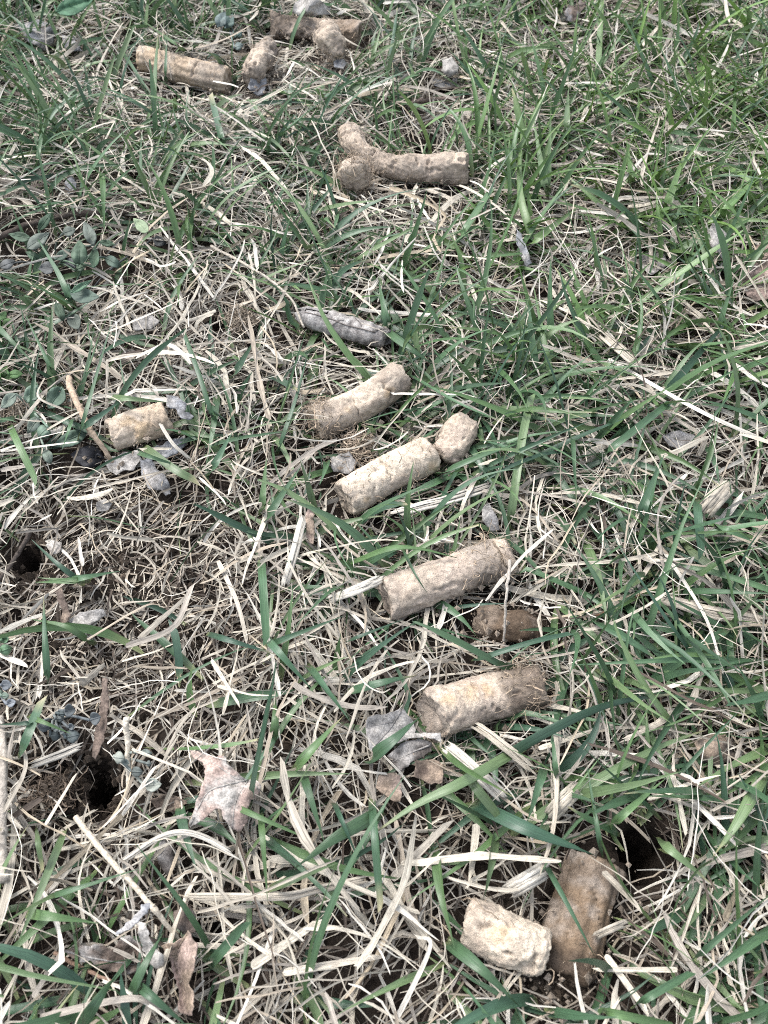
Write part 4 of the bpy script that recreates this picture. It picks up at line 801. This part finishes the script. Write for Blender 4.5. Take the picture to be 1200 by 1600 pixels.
tag(heap_green.build('green_grass', M_GREEN), 'fresh green grass blades growing through the dry thatch', 'grass', kind='stuff')

# ------------------------------------------------------------------ root mat and loose soil
def root_mat(label, px, py, n, rad, seed, c):
    r = np.random.default_rng(seed); p = atg(px, py, .006); K = 9; d = r.normal(0, 1, (n, 3)); d /= np.linalg.norm(d, axis=1, keepdims=True)
    P = np.zeros((n, K, 3)); P[:, 0] = p + d * r.random((n, 1)) ** .6 * rad * np.array([1, 1, .6]); v = r.normal(0, 1, (n, 3)); v /= np.linalg.norm(v, axis=1, keepdims=True); st = r.uniform(.0006, .0018, (n, 1))
    for k in range(1, K):
        P[:, k] = P[:, k - 1] + v * st; v = v + r.normal(0, .5, (n, 3)) + (p - P[:, k]) * 30; v /= np.linalg.norm(v, axis=1, keepdims=True)
    P[..., 2] = np.maximum(P[..., 2], gz(P[..., 0], P[..., 1]) + .001); h = Heap()
    h.add(*ribbons(P, np.repeat(r.uniform(.00012, .0003, (n, 1)), K, 1), r.uniform(-1, 1, (n, K)), np.full(n, .3), np.repeat((np.array(c) * r.uniform(.6, 1.3, (n, 1)))[:, None], K, 1), r.random(n)))
    root = tag(empty('root_mat', p), label, 'root mat'); tag(h.build('root_fibres', M_STRAW, root, p), kind='stuff')
root_mat('shredded tuft of fine roots between the two cream cores', 560, 700, 520, .0075, 1, (.44, .35, .26))
root_mat('flaky shredded root tuft on the bent tan stalk', 108, 648, 300, .0065, 2, (.46, .36, .27))
root_mat('frayed root tuft at the far left edge', 25, 655, 320, .0075, 3, (.46, .38, .29))
root_mat('brown fibre tuft on the left rim of the soil hole', 82, 1240, 260, .007, 4, (.25, .19, .14))
root_mat('fuzzy root clump above the rolled leaf shade', 375, 500, 260, .008, 5, (.40, .33, .25))
def crumbs(seed, n):
    r = np.random.default_rng(seed); V, Fq, C = [], [], []; ico = np.array([[1, 0, 0], [-1, 0, 0], [0, 1, 0], [0, -1, 0], [0, 0, 1], [0, 0, -1]], float)
    tri = np.array([[0, 2, 4], [2, 1, 4], [1, 3, 4], [3, 0, 4], [2, 0, 5], [1, 2, 5], [3, 1, 5], [0, 3, 5]])
    spots = [(200, 950, 150, 110, .4), (110, 1220, 60, 40, .2), (60, 890, 50, 40, .1), (345, 530, 50, 30, .1), (880, 1530, 40, 25, .12), (640, 110, 80, 40, .08)]
    k = 0
    for sx, sy, wx, wy, f in spots:
        m = int(n * f); X, Y = r.normal(sx, wx * .6, m), r.normal(sy, wy * .6, m); p = at(X, Y, 0.0); z = gz(p[:, 0], p[:, 1])
        for i in range(m):
            s = .0005 + .0018 * r.random() ** 3; v = ico * s * r.uniform(.6, 1.3, (6, 3)) + np.array([p[i, 0], p[i, 1], z[i] + s * .5])
            V.append(v); Fq.append(tri + 6 * k); C.append(np.tile(np.array([.085, .068, .054]) * r.uniform(.4, 1.6), (6, 1))); k += 1
    tag(mesh_np('soil_crumbs', np.concatenate(V), np.concatenate(Fq), M_CLAY, None, np.concatenate(C), None, smooth=False), 'loose dark soil crumbs scattered over the bare patches', 'soil', kind='stuff')
crumbs(5, 5000)
def core_crumbs(seed):
    r = np.random.default_rng(seed); oc = np.array([[1, 0, 0], [-1, 0, 0], [0, 1, 0], [0, -1, 0], [0, 0, 1], [0, 0, -1]], float)
    tri = np.array([[0, 2, 4], [2, 1, 4], [1, 3, 4], [3, 0, 4], [2, 0, 5], [1, 2, 5], [3, 1, 5], [0, 3, 5]]); V, Fq, C, k = [], [], [], 0
    for A, R in CAPS:
        for _ in range(220):
            p = A[r.integers(len(A))] + np.array([r.normal(0, R * .9), r.normal(-R * .4, R * .9), 0]); z = float(gz(p[0], p[1])) + r.uniform(.002, .013)
            if np.linalg.norm(A - np.array([p[0], p[1], z]), axis=1).min() < R: continue
            sz = .0003 + .0014 * r.random() ** 3; V.append(oc * sz * r.uniform(.6, 1.3, (6, 3)) + np.array([p[0], p[1], z])); Fq.append(tri + 6 * k); k += 1
            C.append(np.tile(np.array([.40, .34, .28]) * r.uniform(.3, 1.2), (6, 1)))
    tag(mesh_np('clay_crumbs', np.concatenate(V), np.concatenate(Fq), M_CLAY, None, np.concatenate(C), None, smooth=False), 'fine clay crumbs shed into the thatch around the cores', 'soil', kind='stuff')
core_crumbs(6)
